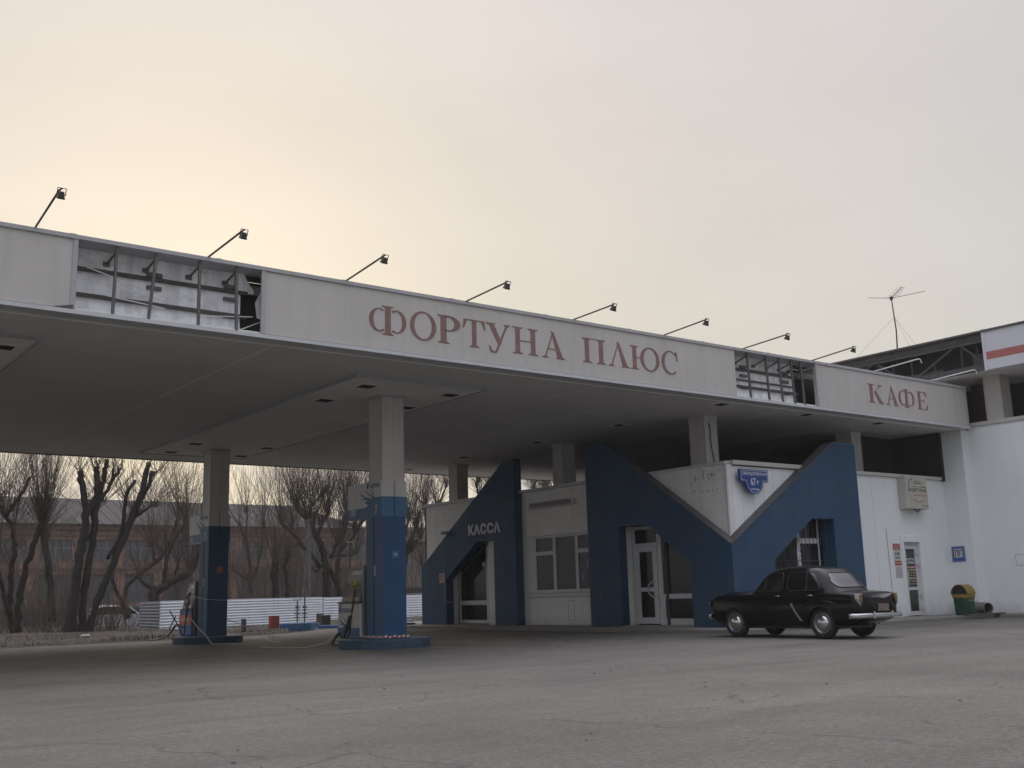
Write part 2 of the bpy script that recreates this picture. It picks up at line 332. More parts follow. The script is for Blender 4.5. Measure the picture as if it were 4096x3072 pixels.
# ---------------------------------------------------------------- serif letters (stroke-built)
def glyph(ch):
    """polygons in a 0..W x 0..1 box; W returned"""
    P = []
    def q(*p): P.append(list(p))
    def serif(x0, x1, y, up, e=.11, h=.035):
        s_ = 1 if up else -1     # slab with a bracketed slope to the stem
        q((x0-e, y), (x1+e, y), (x1+e, y-s_*h*.5), (x1+.02, y-s_*h*2.2), (x0-.02, y-s_*h*2.2), (x0-e, y-s_*h*.5))
    def stem(x0, x1, y0=0, y1=1, e=.11): q((x0, y0), (x1, y0), (x1, y1), (x0, y1)); serif(x0, x1, y0, False, e); serif(x0, x1, y1, True, e)
    def ring(cx, cy, a, b, ai, bi, t0=0, t1=2*pi, n=36, sh=0):
        for k in range(n):
            u0, u1 = t0+(t1-t0)*k/n, t0+(t1-t0)*(k+1)/n
            q((cx+a*cos(u0), cy+b*sin(u0)), (cx+a*cos(u1), cy+b*sin(u1)), (cx+sh+ai*cos(u1), cy+bi*sin(u1)), (cx+sh+ai*cos(u0), cy+bi*sin(u0)))
    if ch == 'Ф': stem(.55, .75, -.0, 1.0); ring(.34, .5, .34, .40, .20, .36, pi*.32, pi*1.68); ring(.96, .5, .34, .40, .20, .36, -pi*.68, pi*.68); W = 1.30
    elif ch == 'О': ring(.5, .5, .50, .51, .34, .46); W = 1
    elif ch == 'Р': stem(.16, .36); ring(.42, .72, .42, .28, .22, .235, -pi/2, pi/2); q((.3, .965), (.44, .965), (.44, 1), (.3, 1)); q((.3, .44), (.44, .44), (.44, .485), (.3, .485)); W = .84
    elif ch == 'Т': q((.37, 0), (.57, 0), (.57, 1), (.37, 1)); serif(.37, .57, 0, False, .13); q((.0, .955), (.94, .955), (.94, 1), (.0, 1)); q((0, 1), (-.04, .66), (.02, .68), (.16, .96)); q((.94, 1), (.98, .66), (.92, .68), (.78, .96)); W = .94
    elif ch == 'У': q((.08, 1), (.30, 1), (.62, .30), (.50, .16)); serif(.10, .28, 1, True, .10); q((.80, 1), (.88, 1), (.42, -.08), (.33, -.08)); serif(.79, .87, 1, True, .10); q((.42, -.08), (.33, -.10), (.16, -.08), (.10, .16), (.16, .16), (.22, .0), (.34, -.03)); W = 1
    elif ch == 'Н': stem(.12, .30); stem(.72, .90); q((.3, .48), (.72, .48), (.72, .52), (.3, .52)); W = 1.02
    elif ch == 'А': q((.44, 1.04), (.56, 1.0), (.94, 0), (.70, 0)); q((.47, .92), (.50, .86), (.20, 0), (.14, 0)); q((.26, .33), (.72, .33), (.70, .37), (.28, .37)); serif(.14, .20, 0, False, .12); serif(.72, .92, 0, False, .10); W = 1.02
    elif ch == 'Л': q((.44, 1.04), (.56, 1.0), (.94, 0), (.70, 0)); q((.47, .92), (.50, .86), (.20, 0), (.14, 0)); serif(.14, .20, 0, False, .12); serif(.72, .92, 0, False, .10); W = 1.02
    elif ch == 'П': stem(.12, .30); stem(.72, .90); q((.1, .965), (.92, .965), (.92, 1), (.1, 1)); W = 1.02
    elif ch == 'Ю': stem(.12, .30); q((.3, .48), (.52, .48), (.52, .52), (.3, .52)); ring(.93, .5, .45, .51, .30, .46); W = 1.38
    elif ch == 'С': ring(.5, .5, .50, .51, .37, .46, pi*.22, pi*1.72, sh=.03); q((.86, .84), (.82, .97), (.88, .99), (.93, .60), (.88, .62)); W = .93
    elif ch == 'К': stem(.12, .32); q((.30, .50), (.36, .56), (.86, .97), (.80, .97)); q((.40, .60), (.52, .68), (.96, .0), (.72, .0)); serif(.74, .94, 0, False, .06); serif(.76, .86, 1, True, .10); W = 1.0
    elif ch == 'Е': stem(.12, .32); q((.3, .965), (.80, .965), (.80, 1), (.3, 1)); q((.80, 1), (.83, .72), (.79, .72), (.66, .96)); q((.3, 0), (.84, 0), (.84, .035), (.3, .035)); q((.84, 0), (.90, .30), (.85, .30), (.70, .04)); q((.3, .48), (.62, .48), (.62, .52), (.3, .52)); q((.60, .38), (.63, .38), (.63, .62), (.60, .62)); W = .9
    return P, W
def serif_word(items, fr, z0, z1, parent, name, d):
    for ch, a0, a1 in items:
        P, W = glyph(ch); mb = MB(); xs_ = [p[0] for q_ in P for p in q_]; lo_, hi_ = min(xs_), max(xs_)
        for k, poly in enumerate(P):
            th = .006+.00025*(k % 40)
            pp = [(a0+(x-lo_)/(hi_-lo_)*(a1-a0), z0+y*(z1-z0)) for x, y in poly]
            plate(mb, fr, pp, d-.002, d+th)
        mb.build(name, M_red, parent)

# ---------------------------------------------------------------- canopy
H, YF, YB, XR, XL = 5.75, 17.65, 35.1, 31.56, -8.0
can = thing('fuel_canopy', (12, 24, H), 'large flat canopy over the fuel pumps with a weathered off-white lettered fascia', 'canopy')
mb = MB(); mb.box(XL, XR-.05, YF+.05, YB-.05, H, H+.12); so_ = mb.build('soffit', M_soffit, can)
mb = MB()       # soffit joints: thin cover strips
for x in [v for v in (1.2, 8.3, 16.4, 18.6, 23.6, 27.4)]: mb.box(x-.03, x+.03, YF+.35, YB-.4, H-.008, H)
for y in (YF+.42, YB-1.2): mb.box(XL, XR-.3, y-.03, y+.03, H-.010, H)
mb.build('joint_strip', M_soffit2, so_)
mb = MB(); mb.box(XL, XR-.08, 18.3, YB-.08, 6.75, 6.9); mb.build('roof_deck', M_conc, can)
FR = FF(YF)
for a0, a1 in ((XL, 4.61), (7.9, 20.72), (24.02, XR)):
    mb = MB(); prect(mb, FR, a0, a1, 5.835, 7.02, -.10, 0); f_ = mb.build('fascia_panel', M_fascia, can)
    if a0 == 7.9: pmid = f_
    if a0 == 24.02: pr = f_
for a0, a1 in ((4.56, 4.64), (7.87, 7.95), (23.99, 24.07), (XR-.05, XR+.01)):      # cover strips over the ends of the panels
    mb = MB(); prect(mb, FR, a0, a1, 5.835, 7.02, .0, .018); mb.build('edge_strip', M_cap, can)
mb = MB(); mb.box(XL, XR+.04, YF-.05, YF+.25, H-.006, 5.815); mb.box(XR-.06, XR+.04, YF+.25, YB, H-.006, 5.815); mb.build('drip_trim', M_trim, can)
mb = MB(); mb.box(XL, XR+.03, YF-.03, YF+.45, 7.02, 7.09); mb.box(XR-.4, XR+.03, YF+.45, YB, 7.02, 7.09)
x = XL
while x < XR-1:            # sheet laps along the capping
    mb.box(x, x+.10, YF-.036, YF+.456, 7.015, 7.097); x += 2.5
mb.build('top_capping', M_cap, can)
mb = MB(); mb.box(XR-.08, XR, YF+.1, YB, 5.835, 7.02); mb.build('side_fascia', M_fascia, can)
mb = MB(); mb.box(XL, XR-.1, YB-.08, YB+.02, H-.02, 6.9); mb.build('rear_fascia', M_dark, can)
serif_word([('Ф', 10.11, 10.95), ('О', 11.04, 11.66), ('Р', 11.69, 12.26), ('Т', 12.32, 12.9), ('У', 12.91, 13.56), ('Н', 13.61, 14.31), ('А', 14.4, 15.07)], FR, 6.13, 6.72, pmid, 'letter', .0)
serif_word([('П', 15.58, 16.29), ('Л', 16.36, 17.03), ('Ю', 17.06, 18.01), ('С', 18.09, 18.63)], FR, 6.15, 6.72, pmid, 'letter', .0)
serif_word([('К', 26.35, 27.09), ('А', 27.19, 27.83), ('Ф', 27.85, 28.65), ('Е', 28.79, 29.35)], FR, 6.15, 6.70, pr, 'letter', .0)
# openings where panels are missing
YR = 18.08
for k, (a0, a1, posts) in enumerate(((4.66, 7.87, (5.28, 5.95, 6.72, 7.40)), (20.72, 23.99, (21.25, 21.98, 22.52, 23.02, 23.42)))):
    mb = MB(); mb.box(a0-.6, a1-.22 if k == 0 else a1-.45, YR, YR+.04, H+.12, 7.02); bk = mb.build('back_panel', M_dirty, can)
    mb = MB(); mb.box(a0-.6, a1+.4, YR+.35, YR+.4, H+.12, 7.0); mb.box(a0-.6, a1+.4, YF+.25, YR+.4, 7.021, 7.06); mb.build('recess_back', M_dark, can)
    mb = MB()
    for z, s_ in ((6.62, .0), (6.17, .0)):
        mb.obox((a0-.3, YR-.06, z), (1, 0, 0), (0, 0, 1), (0, 1, 0), a1-a0+(.2 if k == 0 else 0), .065, .05)
    if k: mb.box(a0-.3, a1-.5, YR-.05, YR-.01, 6.36, 6.40)
    mb.build('rail', M_rail, can)
    for i, p_ in enumerate(posts):
        mb = MB(); dx = (-.03, -.10, .0, .02, 0)[i] if k == 0 else .06
        mb.prism([(p_-.02, YF+.02, 7.02), (p_+.025, YF+.02, 7.02), (p_+.025, YF+.07, 7.02), (p_-.02, YF+.07, 7.02)], [(p_+dx-.02, YF+.02, 5.82), (p_+dx+.025, YF+.02, 5.82), (p_+dx+.025, YF+.07, 5.82), (p_+dx-.02, YF+.07, 5.82)])
        pm = mb.build('post', M_steel, can)
        mb = MB(); mb.tube([(p_, YF+.08, 6.92), (p_-.05, YR+.0, 6.80)], .022, 5); mb.box(p_-.11, p_+.0, YR-.03, YR+.01, 6.76, 6.84); mb.build('bracket', M_steel, pm)
    for x in ((6.05, 7.45) if k == 0 else (21.5, 23.2)):
        for z in ((6.74, 6.50, 6.18) if x > 7 else (6.74, 6.50)):
            mb = MB(); mb.box(x-.13, x+.13, YR-.045, YR-.002, z-.035, z+.035); mb.build('clamp', M_steel, can)
def stick(mb, a, b, r=.012): mb.tube([a, b], r, 4)
mb = MB()
def R1(x, y): return (x*.4973/4, (700+y*.4973)/4)
for p0, p1, yy0, yy1 in (((700, 740), (1320, 985), 17.95, 17.9), ((680, 820), (1320, 1015), 17.96, 17.92), ((690, 930), (1325, 1075), 17.92, 17.88), ((1450, 1130), (2030, 1142), 17.95, 17.98), ((1910, 1252), (2090, 1185), 17.75, 18.0)):
    stick(mb, aty(R1(*p0), yy0), aty(R1(*p1), yy1))
mb.build('fallen_strip', M_paleP, can)
mb = MB()       # torn sheet hanging at the end of the first opening
pp = [aty(R1(x, y), 17.95) for x, y in ((2110, 920), (2085, 960), (2050, 1030), (2065, 1150), (2110, 1165))]
mb.prism(pp, [p+Vector((.02, .03, 0)) for p in pp])
pp = [aty(R1(x, y), 18.03) for x, y in ((1890, 740), (1965, 790), (1990, 860), (2040, 930), (2040, 960), (1890, 950))]
mb.prism(pp, [p+Vector((.0, .02, 0)) for p in pp]); mb.build('torn_sheet', M_dirty, can)
mb = MB()       # dark sliver painting the shadow behind a panel corner come loose from the trim
mb.prism([(4.3, YF-.004, 5.832), (4.61, YF-.004, 5.832), (4.61, YF-.004, 5.90), (4.5, YF-.004, 5.875)], [(4.3, YF-.02, 5.832), (4.61, YF-.02, 5.832), (4.61, YF-.02, 5.90), (4.5, YF-.02, 5.875)]); mb.build('gap_shadow_board', M_rail, can)
# lowered bands round the pump columns with recessed lights
for i, x0 in enumerate((3.6-6.6, 10.92)):
    mb = MB(); x1 = x0+3.3 if i else 4.57
    mb.box(x0, x1, 19.55, 33.2, H-.055, H-.012); bn = mb.build('lowered_band', M_soffit2, can)
    mb = MB(); mb.box(x0-.025, x0, 19.53, 33.22, H-.075, H-.001); mb.box(x1, x1+.025, 19.53, 33.22, H-.075, H-.001); mb.box(x0-.025, x1+.025, 19.50, 19.53, H-.075, H-.001); mb.box(x0-.025, x1+.025, 33.22, 33.25, H-.075, H-.001)
    mb.build('band_edge', M_cap, bn)
def soffit_light(x, y, z, label, r=.19):
    t = thing('soffit_light', (x, y, z), label, 'ceiling light', 'recessed lights in the canopy soffit')
    mb = MB(); r2_ = r+.09
    for a in ((x-r2_, x+r2_, y-r2_, y-r), (x-r2_, x+r2_, y+r, y+r2_), (x-r2_, x-r, y-r, y+r), (x+r, x+r2_, y-r, y+r)): mb.box(*a, z-.012, z-.001)
    mb.build('rim', M_soffit2, t)
    mb = MB(); mb.box(x-r, x+r, y-r, y+r, z-.006, z-.002)
    for k in range(5): mb.box(x-r+.02, x+r-.02, y-r+.03+k*.075, y-r+.05+k*.075, z-.011, z-.007)
    mb.build('louvre', M_dark, t)
zb = H-.055
for x, y, l in ((11.64, 20.45, 'recessed louvre light in the soffit nearest the fascia, left of the front pump column'), (11.64, 22.42, 'recessed louvre light in the soffit just left behind the front pump column'), (13.87, 20.44, 'recessed louvre light in the soffit right of the front pump column top'), (13.87, 22.38, 'recessed louvre light half hidden behind the top of the front pump column'),
                (11.66, 32.64, 'recessed louvre light in the soffit left of the rear pump column, farther back'), (11.66, 30.6, 'recessed louvre light in the soffit left of the rear pump column, nearer'), (13.93, 32.63, 'recessed louvre light in the soffit right of the rear pump column, farther back'), (13.91, 30.56, 'recessed louvre light in the soffit right of the rear pump column, nearer')):
    soffit_light(x, y, zb, l)
soffit_light(4.15, 20.4, zb, 'recessed louvre light cut by the left edge of the photo')
for x, y, l in ((21.0, 30.14, 'soffit light above the far end of the cash desk wall'), (21.2, 34.0, 'soffit light at the rear edge of the canopy behind the front pump column'), (21, 26.11, 'soffit light between the two blue gable walls of the left facade'), (20.95, 22.25, 'soffit light above the blue wall with the white glazed door'), (20.95, 18.39, 'soffit light at the front of the canopy above the white triangle corner'), (24.43, 18.37, 'soffit light above the blue wall behind the car'), (27.76, 18.37, 'small soffit light nearest the right corner of the canopy')):
    soffit_light(x, y, H, l, .17)
# floodlights on arms
for i, (x, l) in enumerate(((3.97, 'floodlight on the longest leaning arm, leftmost above the fascia'), (6.85, 'floodlight on an arm above the first broken fascia panel'), (9.61, 'floodlight on an arm to the left of the first big fascia letter'), (12.42, 'floodlight on an arm above the first word of the fascia lettering'), (15.35, 'floodlight on an arm above the gap between the two words of the fascia lettering'), (18.22, 'floodlight on an arm above the end of the second word of the fascia lettering'), (21.08, 'floodlight on an arm above the left end of the second broken fascia panel'), (23.91, 'floodlight on an arm above the right end of the second broken fascia panel'), (26.8, 'pale headless lamp arm above the cafe lettering, in front of the trusses'), (29.67, 'pale headless lamp arm nearest the right corner of the canopy'))):
    t = thing('floodlight', (x, YF+.1, 7.09), l, 'floodlight', 'lamps on arms along the top of the canopy fascia')
    dx = (.0, .05, .05, .10, .10, .10, .12, .15, .25, .28)[i]; y1 = 16.3 if i < 8 else 16.4; z1 = 7.09+(.20, .10, .15, .11, .08, .12, .12, .15, .16, .15)[i]
    y1 += (0, 0, .05, .1, .15, .1, .05, .15, .0, .0)[i]
    b0, e0 = Vector((x, YF+.12, 7.09)), Vector((x+dx, y1, z1)); pale = i >= 8
    mb = MB(); mb.tube([b0, e0], .018, 8); mb.build('arm', M_paleP if pale else M_pole, t, smooth=True)
    mb = MB(); mb.box(x-.07, x+.07, YF+.05, YF+.22, 7.09, 7.105); mb.build('base_plate', M_cap, t)
    if pale:
        mb = MB(); mb.tube([e0, e0+Vector((.06, -.02, -.02)), e0+Vector((.09, -.03, -.12))], .014, 5); mb.build('bent_bracket', M_paleP, t)
        continue
    d = Vector((.15, .35, -1)).normalized(); h = e0+Vector((.03, -.02, -.02)); ux = Vector((1, 0, 0)); dn = Vector((0, .45, -.9)).normalized(); fw_ = ux.cross(dn)
    hd = MB(); w_, k_ = .047, .038     # tapered lamp body facing down to the fascia
    A = [h+ux*sx*w_*.75+fw_*sy*k_*.75 for sx, sy in ((-1, -1), (1, -1), (1, 1), (-1, 1))]; Bq = [h+dn*.085+ux*sx*w_+fw_*sy*k_*1.25 for sx, sy in ((-1, -1), (1, -1), (1, 1), (-1, 1))]
    hd.prism(A, Bq); Cq = [p+dn*.03 for p in Bq]; hd.prism([h+dn*.10+(p-h-dn*.10)*1.12 for p in Bq], [h+dn*.13+(p-h-dn*.13)*1.12 for p in Cq])
    hd.build('lamp_head', M_lamp, t)
    yk = MB(); rr = .009
    yk.tube([h-ux*.062+dn*.06, h-ux*.062-dn*.05, h+ux*.062-dn*.05, h+ux*.062+dn*.06], rr, 5); yk.tube([e0, h-dn*.05], .015, 5); yk.build('yoke', M_lamp, t)

# ---------------------------------------------------------------- canopy columns
def cladcol(mb, x0, x1, y0, y1, z0, z1):
    mb.box(x0, x1, y0, y1, z0, z1)
def column(x, y, z0, label, zt=H, X=.6, Y=.6, grp='square clad columns rising from the building roof to the canopy'):
    t = thing('canopy_column', (x, y, z0), label, 'column', grp)
    mb = MB(); cladcol(mb, x-X/2, x+X/2, y-Y/2, y+Y/2, z0, zt); mb.build('shaft', M_col, t)
    mb = MB(); e = .004
    for xx in (-X/2-e, X/2-.03):
        for yy in (-Y/2-e, Y/2-.03): mb.box(x+xx, x+xx+.034, y+yy, y+yy+.034, z0, zt-.02)
    for k in (2,): mb.box(x-X/2+X*k/4-.003, x-X/2+X*k/4+.003, y-Y/2-.004, y-Y/2, z0, zt-.02)
    mb.build('corner_strip', M_cap, t)
    mb = MB(); mb.box(x-X/2-.02, x+X/2+.02, y-Y/2-.02, y+Y/2+.02, zt-.05, zt); mb.build('head_collar', M_col, t)
    return t
c15 = column(22.1, 20.12, 4.2, 'square clad column with a loose black cable, above the white triangle corner', X=.52, Y=.56)
mb = MB(); mb.tube([(22.02, 19.83, 5.55), (22.06, 19.82, 5.35), (22.03, 19.81, 5.1), (22.07, 19.81, 4.8), (22.13, 19.80, 4.5), (22.2, 19.78, 4.32)], .014, 6); mb.build('cable', M_black, c15, smooth=True)
column(22.08, 26.12, 4.2, 'square clad column rising behind the white window wall between the blue gables', X=.5, Y=.52)
column(22.15, 32.2, 4.2, 'square clad column at the far left of the building behind the cash desk wall', X=.46, Y=.55)
column(28.72, 20.1, 4.2, 'narrow square clad column above the service door wall', X=.5, Y=.56)

# pump columns, 7 in front and 5 behind
def flame_logo(fr, a0, z0, s_, parent, tx=True, m=None):
    m = m or mat('logo_blue', (.03, .09, .2), .5, .05, 3)
    mb = MB(); pl_ = [(0, .02), (.05, 0), (.09, .06), (.075, .16), (.085, .30), (.06, .22), (.03, .13)]
    plate(mb, fr, [(a0+x*s_*2.2, z0+z*s_*2.2) for x, z in pl_], .001, .006); mb.build('flame_emblem', m, parent)
    if tx: text('brand_lettering', 'ГАЗПРОМ', fr, a0+.24*s_, a0+1.15*s_, z0+.02*s_, z0+.22*s_, m, parent, .002, .003, bold=.01)
def splash(fr, a0, a1, z0, z1, parent, seed, m):
    """the leaf-shaped splash pattern where blue meets white, spreading up and left"""
    r = random.Random(seed); mb = MB(); w_, h_ = a1-a0, z1-z0; k = 0
    def leaf(cx, cz, l, wd, ang):
        nonlocal k; k += 1; P = []
        for j in range(10):
            t = 2*pi*j/10; x = l*cos(t); y = wd*sin(t)*(1-.35*cos(t)); x, y = x*.85, y*.85; P.append((a0+w_*(cx+x*cos(ang)-y*sin(ang)), z0+h_*(cz+x*sin(ang)+y*cos(ang))))
        plate(mb, fr, P, .001, .004+.0004*k)
    for cx, cz, l, wd, an in ((.08, .86, .07, .03, 2.2), (.22, .66, .14, .06, 2.2), (.42, .45, .20, .10, 2.5), (.62, .30, .22, .14, 2.2), (.80, .22, .24, .17, 1.8), (.30, .38, .08, .04, 2.4), (.15, .40, .05, .02, 2.2), (.48, .90, .06, .03, 2.2), (.60, .74, .10, .05, 2.3), (.72, .60, .14, .06, 2.1), (.84, .95, .07, .035, 2.1), (.88, .70, .10, .05, 2.2), (.92, .45, .16, .08, 1.9), (.55, .10, .2, .1, 2.6), (.36, .90, .04, .02, 2.2)):
        leaf(cx, cz, l, wd, an)
    mb.build('splash_pattern', m, parent)
M_pumpw = mat('pump_white', (.50, .48, .455), .5, .08, 3, streak=.1)
M_or = mat('orange_sticker', (.45, .12, .05), .6, .1, 6)
M_stk = mat('sticker_white', (.5, .5, .5), .6, .1, 6)
M_bluedk = mat('blue_column_dark', (.018, .065, .13), .55, .1, 1.5, streak=.1)
def island(cx, cy, zt, zb_, label):
    P = []
    for j in range(16): a = pi*(.85+j/15*1.15); P.append((cx-.20+1.02*cos(a), cy-.25+.98*sin(a)))
    for j in range(6): a = pi*(.0+j/5*.85); P.append((cx+.28+.54*cos(a), cy+1.6+.5*sin(a)))
    mb = MB(); mb.prism([(x, y, zb_) for x, y in P], [(x, y, zt) for x, y in P]); o = mb.build('pump_island', M_blueisl, bev=.02); tag(o, label, 'kerb island', 'painted islands under the pumps')
def pump_column(x0, y0, z0, num, label, blue, bluetop):
    x1, y1 = x0+.64, y0+.72; t = thing('pump_column', (x0+.32, y0+.36, z0), label, 'column', 'blue pump columns with number signs')
    mb = MB(); mb.box(x0+.02, x1-.03, y0+.02, y0+.60, 3.70, H-.055); sh = mb.build('shaft', M_col, t)
    mb = MB()
    for xx in (x0+.015, x1-.045):
        for yy in (y0+.015, y0+.58): mb.box(xx, xx+.02, yy, yy+.02+.005, 3.70, H-.10)
    for k in (3, 5): mb.box(x0+.02+k*.098-.002, x0+.02+k*.098+.002, y0+.017, y0+.02, 3.7, H-.10)
    mb.box(x0+.0, x1-.01, y0+.0, y0+.62, H-.12, H-.06)
    mb.build('corner_strip', M_cap, sh)
    mb = MB(); mb.box(x0+.005, x1-.005, y0+.005, y1, z0, 2.88); cl_ = mb.build('lower_cladding', blue, t)
    mb = MB(); mb.box(x0-.003, x0+.005, y0+.36, y0+.375, z0, 2.88); mb.build('seam', M_dark, cl_)
    # sign box wrapped round the column
    ye = y0+1.55
    mb = MB(); mb.box(x0-.015, x1+.015, y0-.015, y0+.62, 2.88, 3.70); mb.box(x0-.0149, x0+.12, y0+.62, ye, 2.88 if num == 7 else 2.86, 3.70); sb = mb.build('sign_box', M_pumpw, t)
    fl, ff = FL(x0-.015), FF(y0-.015)
    mb = MB(); prect(mb, ff, x0-.017, x1+.017, 2.878, 3.34, 0, .004); mb.build('blue_band', bluetop, sb)
    mb = MB(); prect(mb, fl, -ye, -(y0-.018), 2.878, 3.13, 0, .004); plate(mb, fl, [(-(y0+.70), 3.13), (-(y0-.018), 3.13), (-(y0-.018), 3.335), (-(y0+.28), 3.335), (-(y0+.42), 3.26)], 0, .0041); mb.build('blue_band', mat('sign_blue_side', (.025, .10, .2), .5, .06, 2), sb)
    mb = MB(); xm = (x0+x1)/2-.0; prect(mb, ff, xm-.008, xm+.008, 2.88, 3.70, .004, .007); mb.build('seam', M_dark, sb)
    splash(fl, -(y0+1.02), -(y0+.30), 3.20, 3.54, sb, 1, mat('sign_blue_side', (.025, .10, .2)))
    flame_logo(fl, -(y0+.66), 3.55, .50, sb)
    text('pump_number', str(num), fl, -(y0+.26), -(y0+.17), 2.95, 3.16, M_wtxt, sb, .005, .004, bold=.02)
    if num == 7:
        text('fuel_grade', '92', fl, -(y0+1.38), -(y0+1.22), 2.97, 3.12, M_wtxt, sb, .005, .004, bold=.01)
        mb = MB(); plate(mb, fl, [(-(y0+1.21), 2.99), (-(y0+1.19), 2.99), (-(y0+1.16), 3.17), (-(y0+1.18), 3.17)], .004, .008); mb.build('fuel_grade', M_wtxt, sb)
    else:
        mb = MB(); prect(mb, fl, -(y0+1.40), -(y0+1.22), 2.89, 3.09, .004, .008); s5 = mb.build('orange_sticker', M_or, sb)
        text('fuel_grade', '92', fl, -(y0+1.38), -(y0+1.24), 2.93, 3.05, M_stk, s5, .008, .003, bold=.01)
    zs = (1.96, 2.11) if num == 7 else (1.95, 2.12)
    mb = MB(); ff2 = FF(y0+.005)
    if num == 7:
        prect(mb, ff2, x0+.27, x0+.44, *zs, 0, .005); s_ = mb.build('grade_sticker', mat('sticker_blue', (.05, .15, .32), .5), cl_); text('fuel_grade', '92', ff2, x0+.32, x0+.39, zs[0]+.05, zs[0]+.1, M_wtxt, s_, .006, .003, bold=.02)
    else:
        prect(mb, ff2, x0+.28, x0+.45, *zs, 0, .005); s_ = mb.build('orange_sticker', M_or, cl_)
    mb = MB(); prect(mb, FL(x0+.005), -(y0+.36), -(y0+.29), 1.57, 1.80, 0, .005); mb.build('white_sticker', mat('sticker_grey', (.3, .34, .42), .6, .3, 20), cl_)
    return t
island(12.72, 21.45, .20, -.05, 'blue painted raised kerb island under the front pump, number seven')
island(12.75, 31.75, .10, -.14, 'blue painted raised kerb island under the rear pump, number five')
pump_column(12.4, 21.1, .2, 7, 'front pump column, numbered 7, white above and deep blue below', M_bluecol, M_bluelt)
pump_column(12.43, 31.35, .1, 5, 'rear pump column, numbered 5, white above and very dark blue below', M_bluedk, M_bluedk)
M_pumpgrey = mat('pump_grey', (.13, .13, .13), .5, .12, 4)
M_panel = mat('pump_side_panel', (.16, .155, .15), .4, .1, 4, metal=.3)
def dispenser(x0, y0, y1, z0, label, red=False):
    t = thing('fuel_dispenser', (x0+.25, (y0+y1)/2, z0), label, 'fuel pump', 'fuel pumps on the islands')
    fr = FL(x0); zc, zm = z0+.77, z0+1.57
    mb = MB(); mb.box(x0, x0+.45, y0, y1, z0, zc); body = mb.build('lower_cabinet', mat('pump_blue', (.025, .09, .24), .5, .1, 3) if red else M_pumpw, t, bev=.025)
    bl_ = mat('pump_blue', (.025, .09, .24), .5, .1, 3)
    if red:
        mb = MB(); prect(mb, fr, -y1+.002, -y0-.002, z0+.33, z0+.62, 0, .006); pnl = mb.build('red_panel', M_or, body); text('panel_lettering', 'АИ-92', fr, -y1+.15, -y0-.2, z0+.42, z0+.54, M_stk, pnl, .007, .003)
    else:
        mb = MB(); prect(mb, fr, -y1+.01, -y0-.01, z0+.02, z0+.22, 0, .006); mb.build('blue_base', bl_, body)
        splash(fr, -y1+.02, -y1+.55, z0+.18, z0+.48, body, 2, bl_); flame_logo(fr, -y1+.07, z0+.55, .52, body)
    mb = MB(); mb.box(x0-.01, x0+.46, y0-.01, y1+.01, zc, zc+.035); mb.build('ledge', M_black, t)
    # inclined upper head, narrower than the cabinet and leaning back
    mb = MB(); ya, yb_ = y0+.06, y1-.13
    P = [(x0+.02, zc+.035), (x0+.40, zc+.035), (x0+.44, zm), (x0+.24, zm)]
    mb.prism([(x, ya, z) for x, z in P], [(x, yb_, z) for x, z in P]); hd = mb.build('head', M_pumpgrey, t, bev=.01)
    def up(z): return x0+.02+.22*(z-zc-.035)/(zm-zc-.035)
    def slab(nm, a, b, z_0, z_1, m, th=.008):
        mb = MB(); mb.prism([(up(z_0)-.001, a, z_0), (up(z_0)-.001, b, z_0), (up(z_1)-.001, b, z_1), (up(z_1)-.001, a, z_1)], [(up(z_0)-th, a, z_0), (up(z_0)-th, b, z_0), (up(z_1)-th, b, z_1), (up(z_1)-th, a, z_1)]); return mb.build(nm, m, hd)
    slab('display', ya+.05, yb_-.04, zm-.30, zm-.03, M_panel if not red else M_glass); slab('keypad', ya+.20, yb_-.24, zm-.15, zm-.05, M_stk, .014)
    slab('nozzle_bay', ya+.01, yb_-.01, zc+.15, zm-.34, M_black); slab('lower_strip', ya+.02, yb_-.02, zc+.05, zc+.13, M_panel)
    # side mast with nozzles and hoses, on the side next to the column
    mb = MB(); mb.box(x0+.05, x0+.35, y0-.10, y0-.03, z0, zm+.05); mb.box(x0+.08, x0+.30, y0-.01, y0+.05, z0, zm); mb.build('side_mast', M_panel, t)
    if not red:
        mb = MB(); mb.box(x0+.15, x0+.20, yb_-.12, yb_-.07, zm, zm+.62); mb.build('hose_mast', M_panel, t); mb = MB(); mb.box(x0+.13, x0+.22, yb_-.15, yb_-.05, zm+.62, zm+.65); mb.build('mast_cap', M_stk, t)
    for k, (yy, zz) in enumerate(((y0+.10, zm-.36), (y0+.16, zm-.62))):
        mb = MB(); c0 = Vector((x0-.05, yy, zz)); mb.tube([c0+Vector((-.04, .07, -.05)), c0, c0+Vector((.02, -.03, .10))], [.028, .034, .02], 8); mb.tube([c0+Vector((-.02, .04, .04)), c0+Vector((-.09, .03, .02)), c0+Vector((-.08, .03, -.09)), c0+Vector((-.02, .0, -.12))], .012, 5)
        nz_ = mb.build('nozzle', mat('nozzle_yellow', (.42, .30, .05), .5, .1, 10) if not red else M_rail, t, smooth=True)
        mb = MB(); pts = [c0+Vector((0, 0, -.1))]
        zl = z0+.02-(k*.05)
        if red: ex = (-.75-.25*k, .25+.5*k); path = [(-.08, -.02, -.5), (-.12, .02, -.95), (-.3, .12, z0-zz+.35), (-.5, .25, z0-zz+.05), (-.75, .5, -zz+z0-.08), (-.95, .9, -zz+z0-.08)]
        else: path = [(-.06, .03, -.45), (-.10, .04, -.8), (-.16, .10+.06*k, -1.05), (-.22, .32, z0-zz+.12), (-.30, .50, z0-zz-.08-.02*k), (-.30, .44, z0-zz-.14), (-.22, .20, z0-zz-.08), (-.12, .02, z0-zz+.5)]
        pts += [c0+Vector(p) for p in path]
        # smooth the path
        sp = []
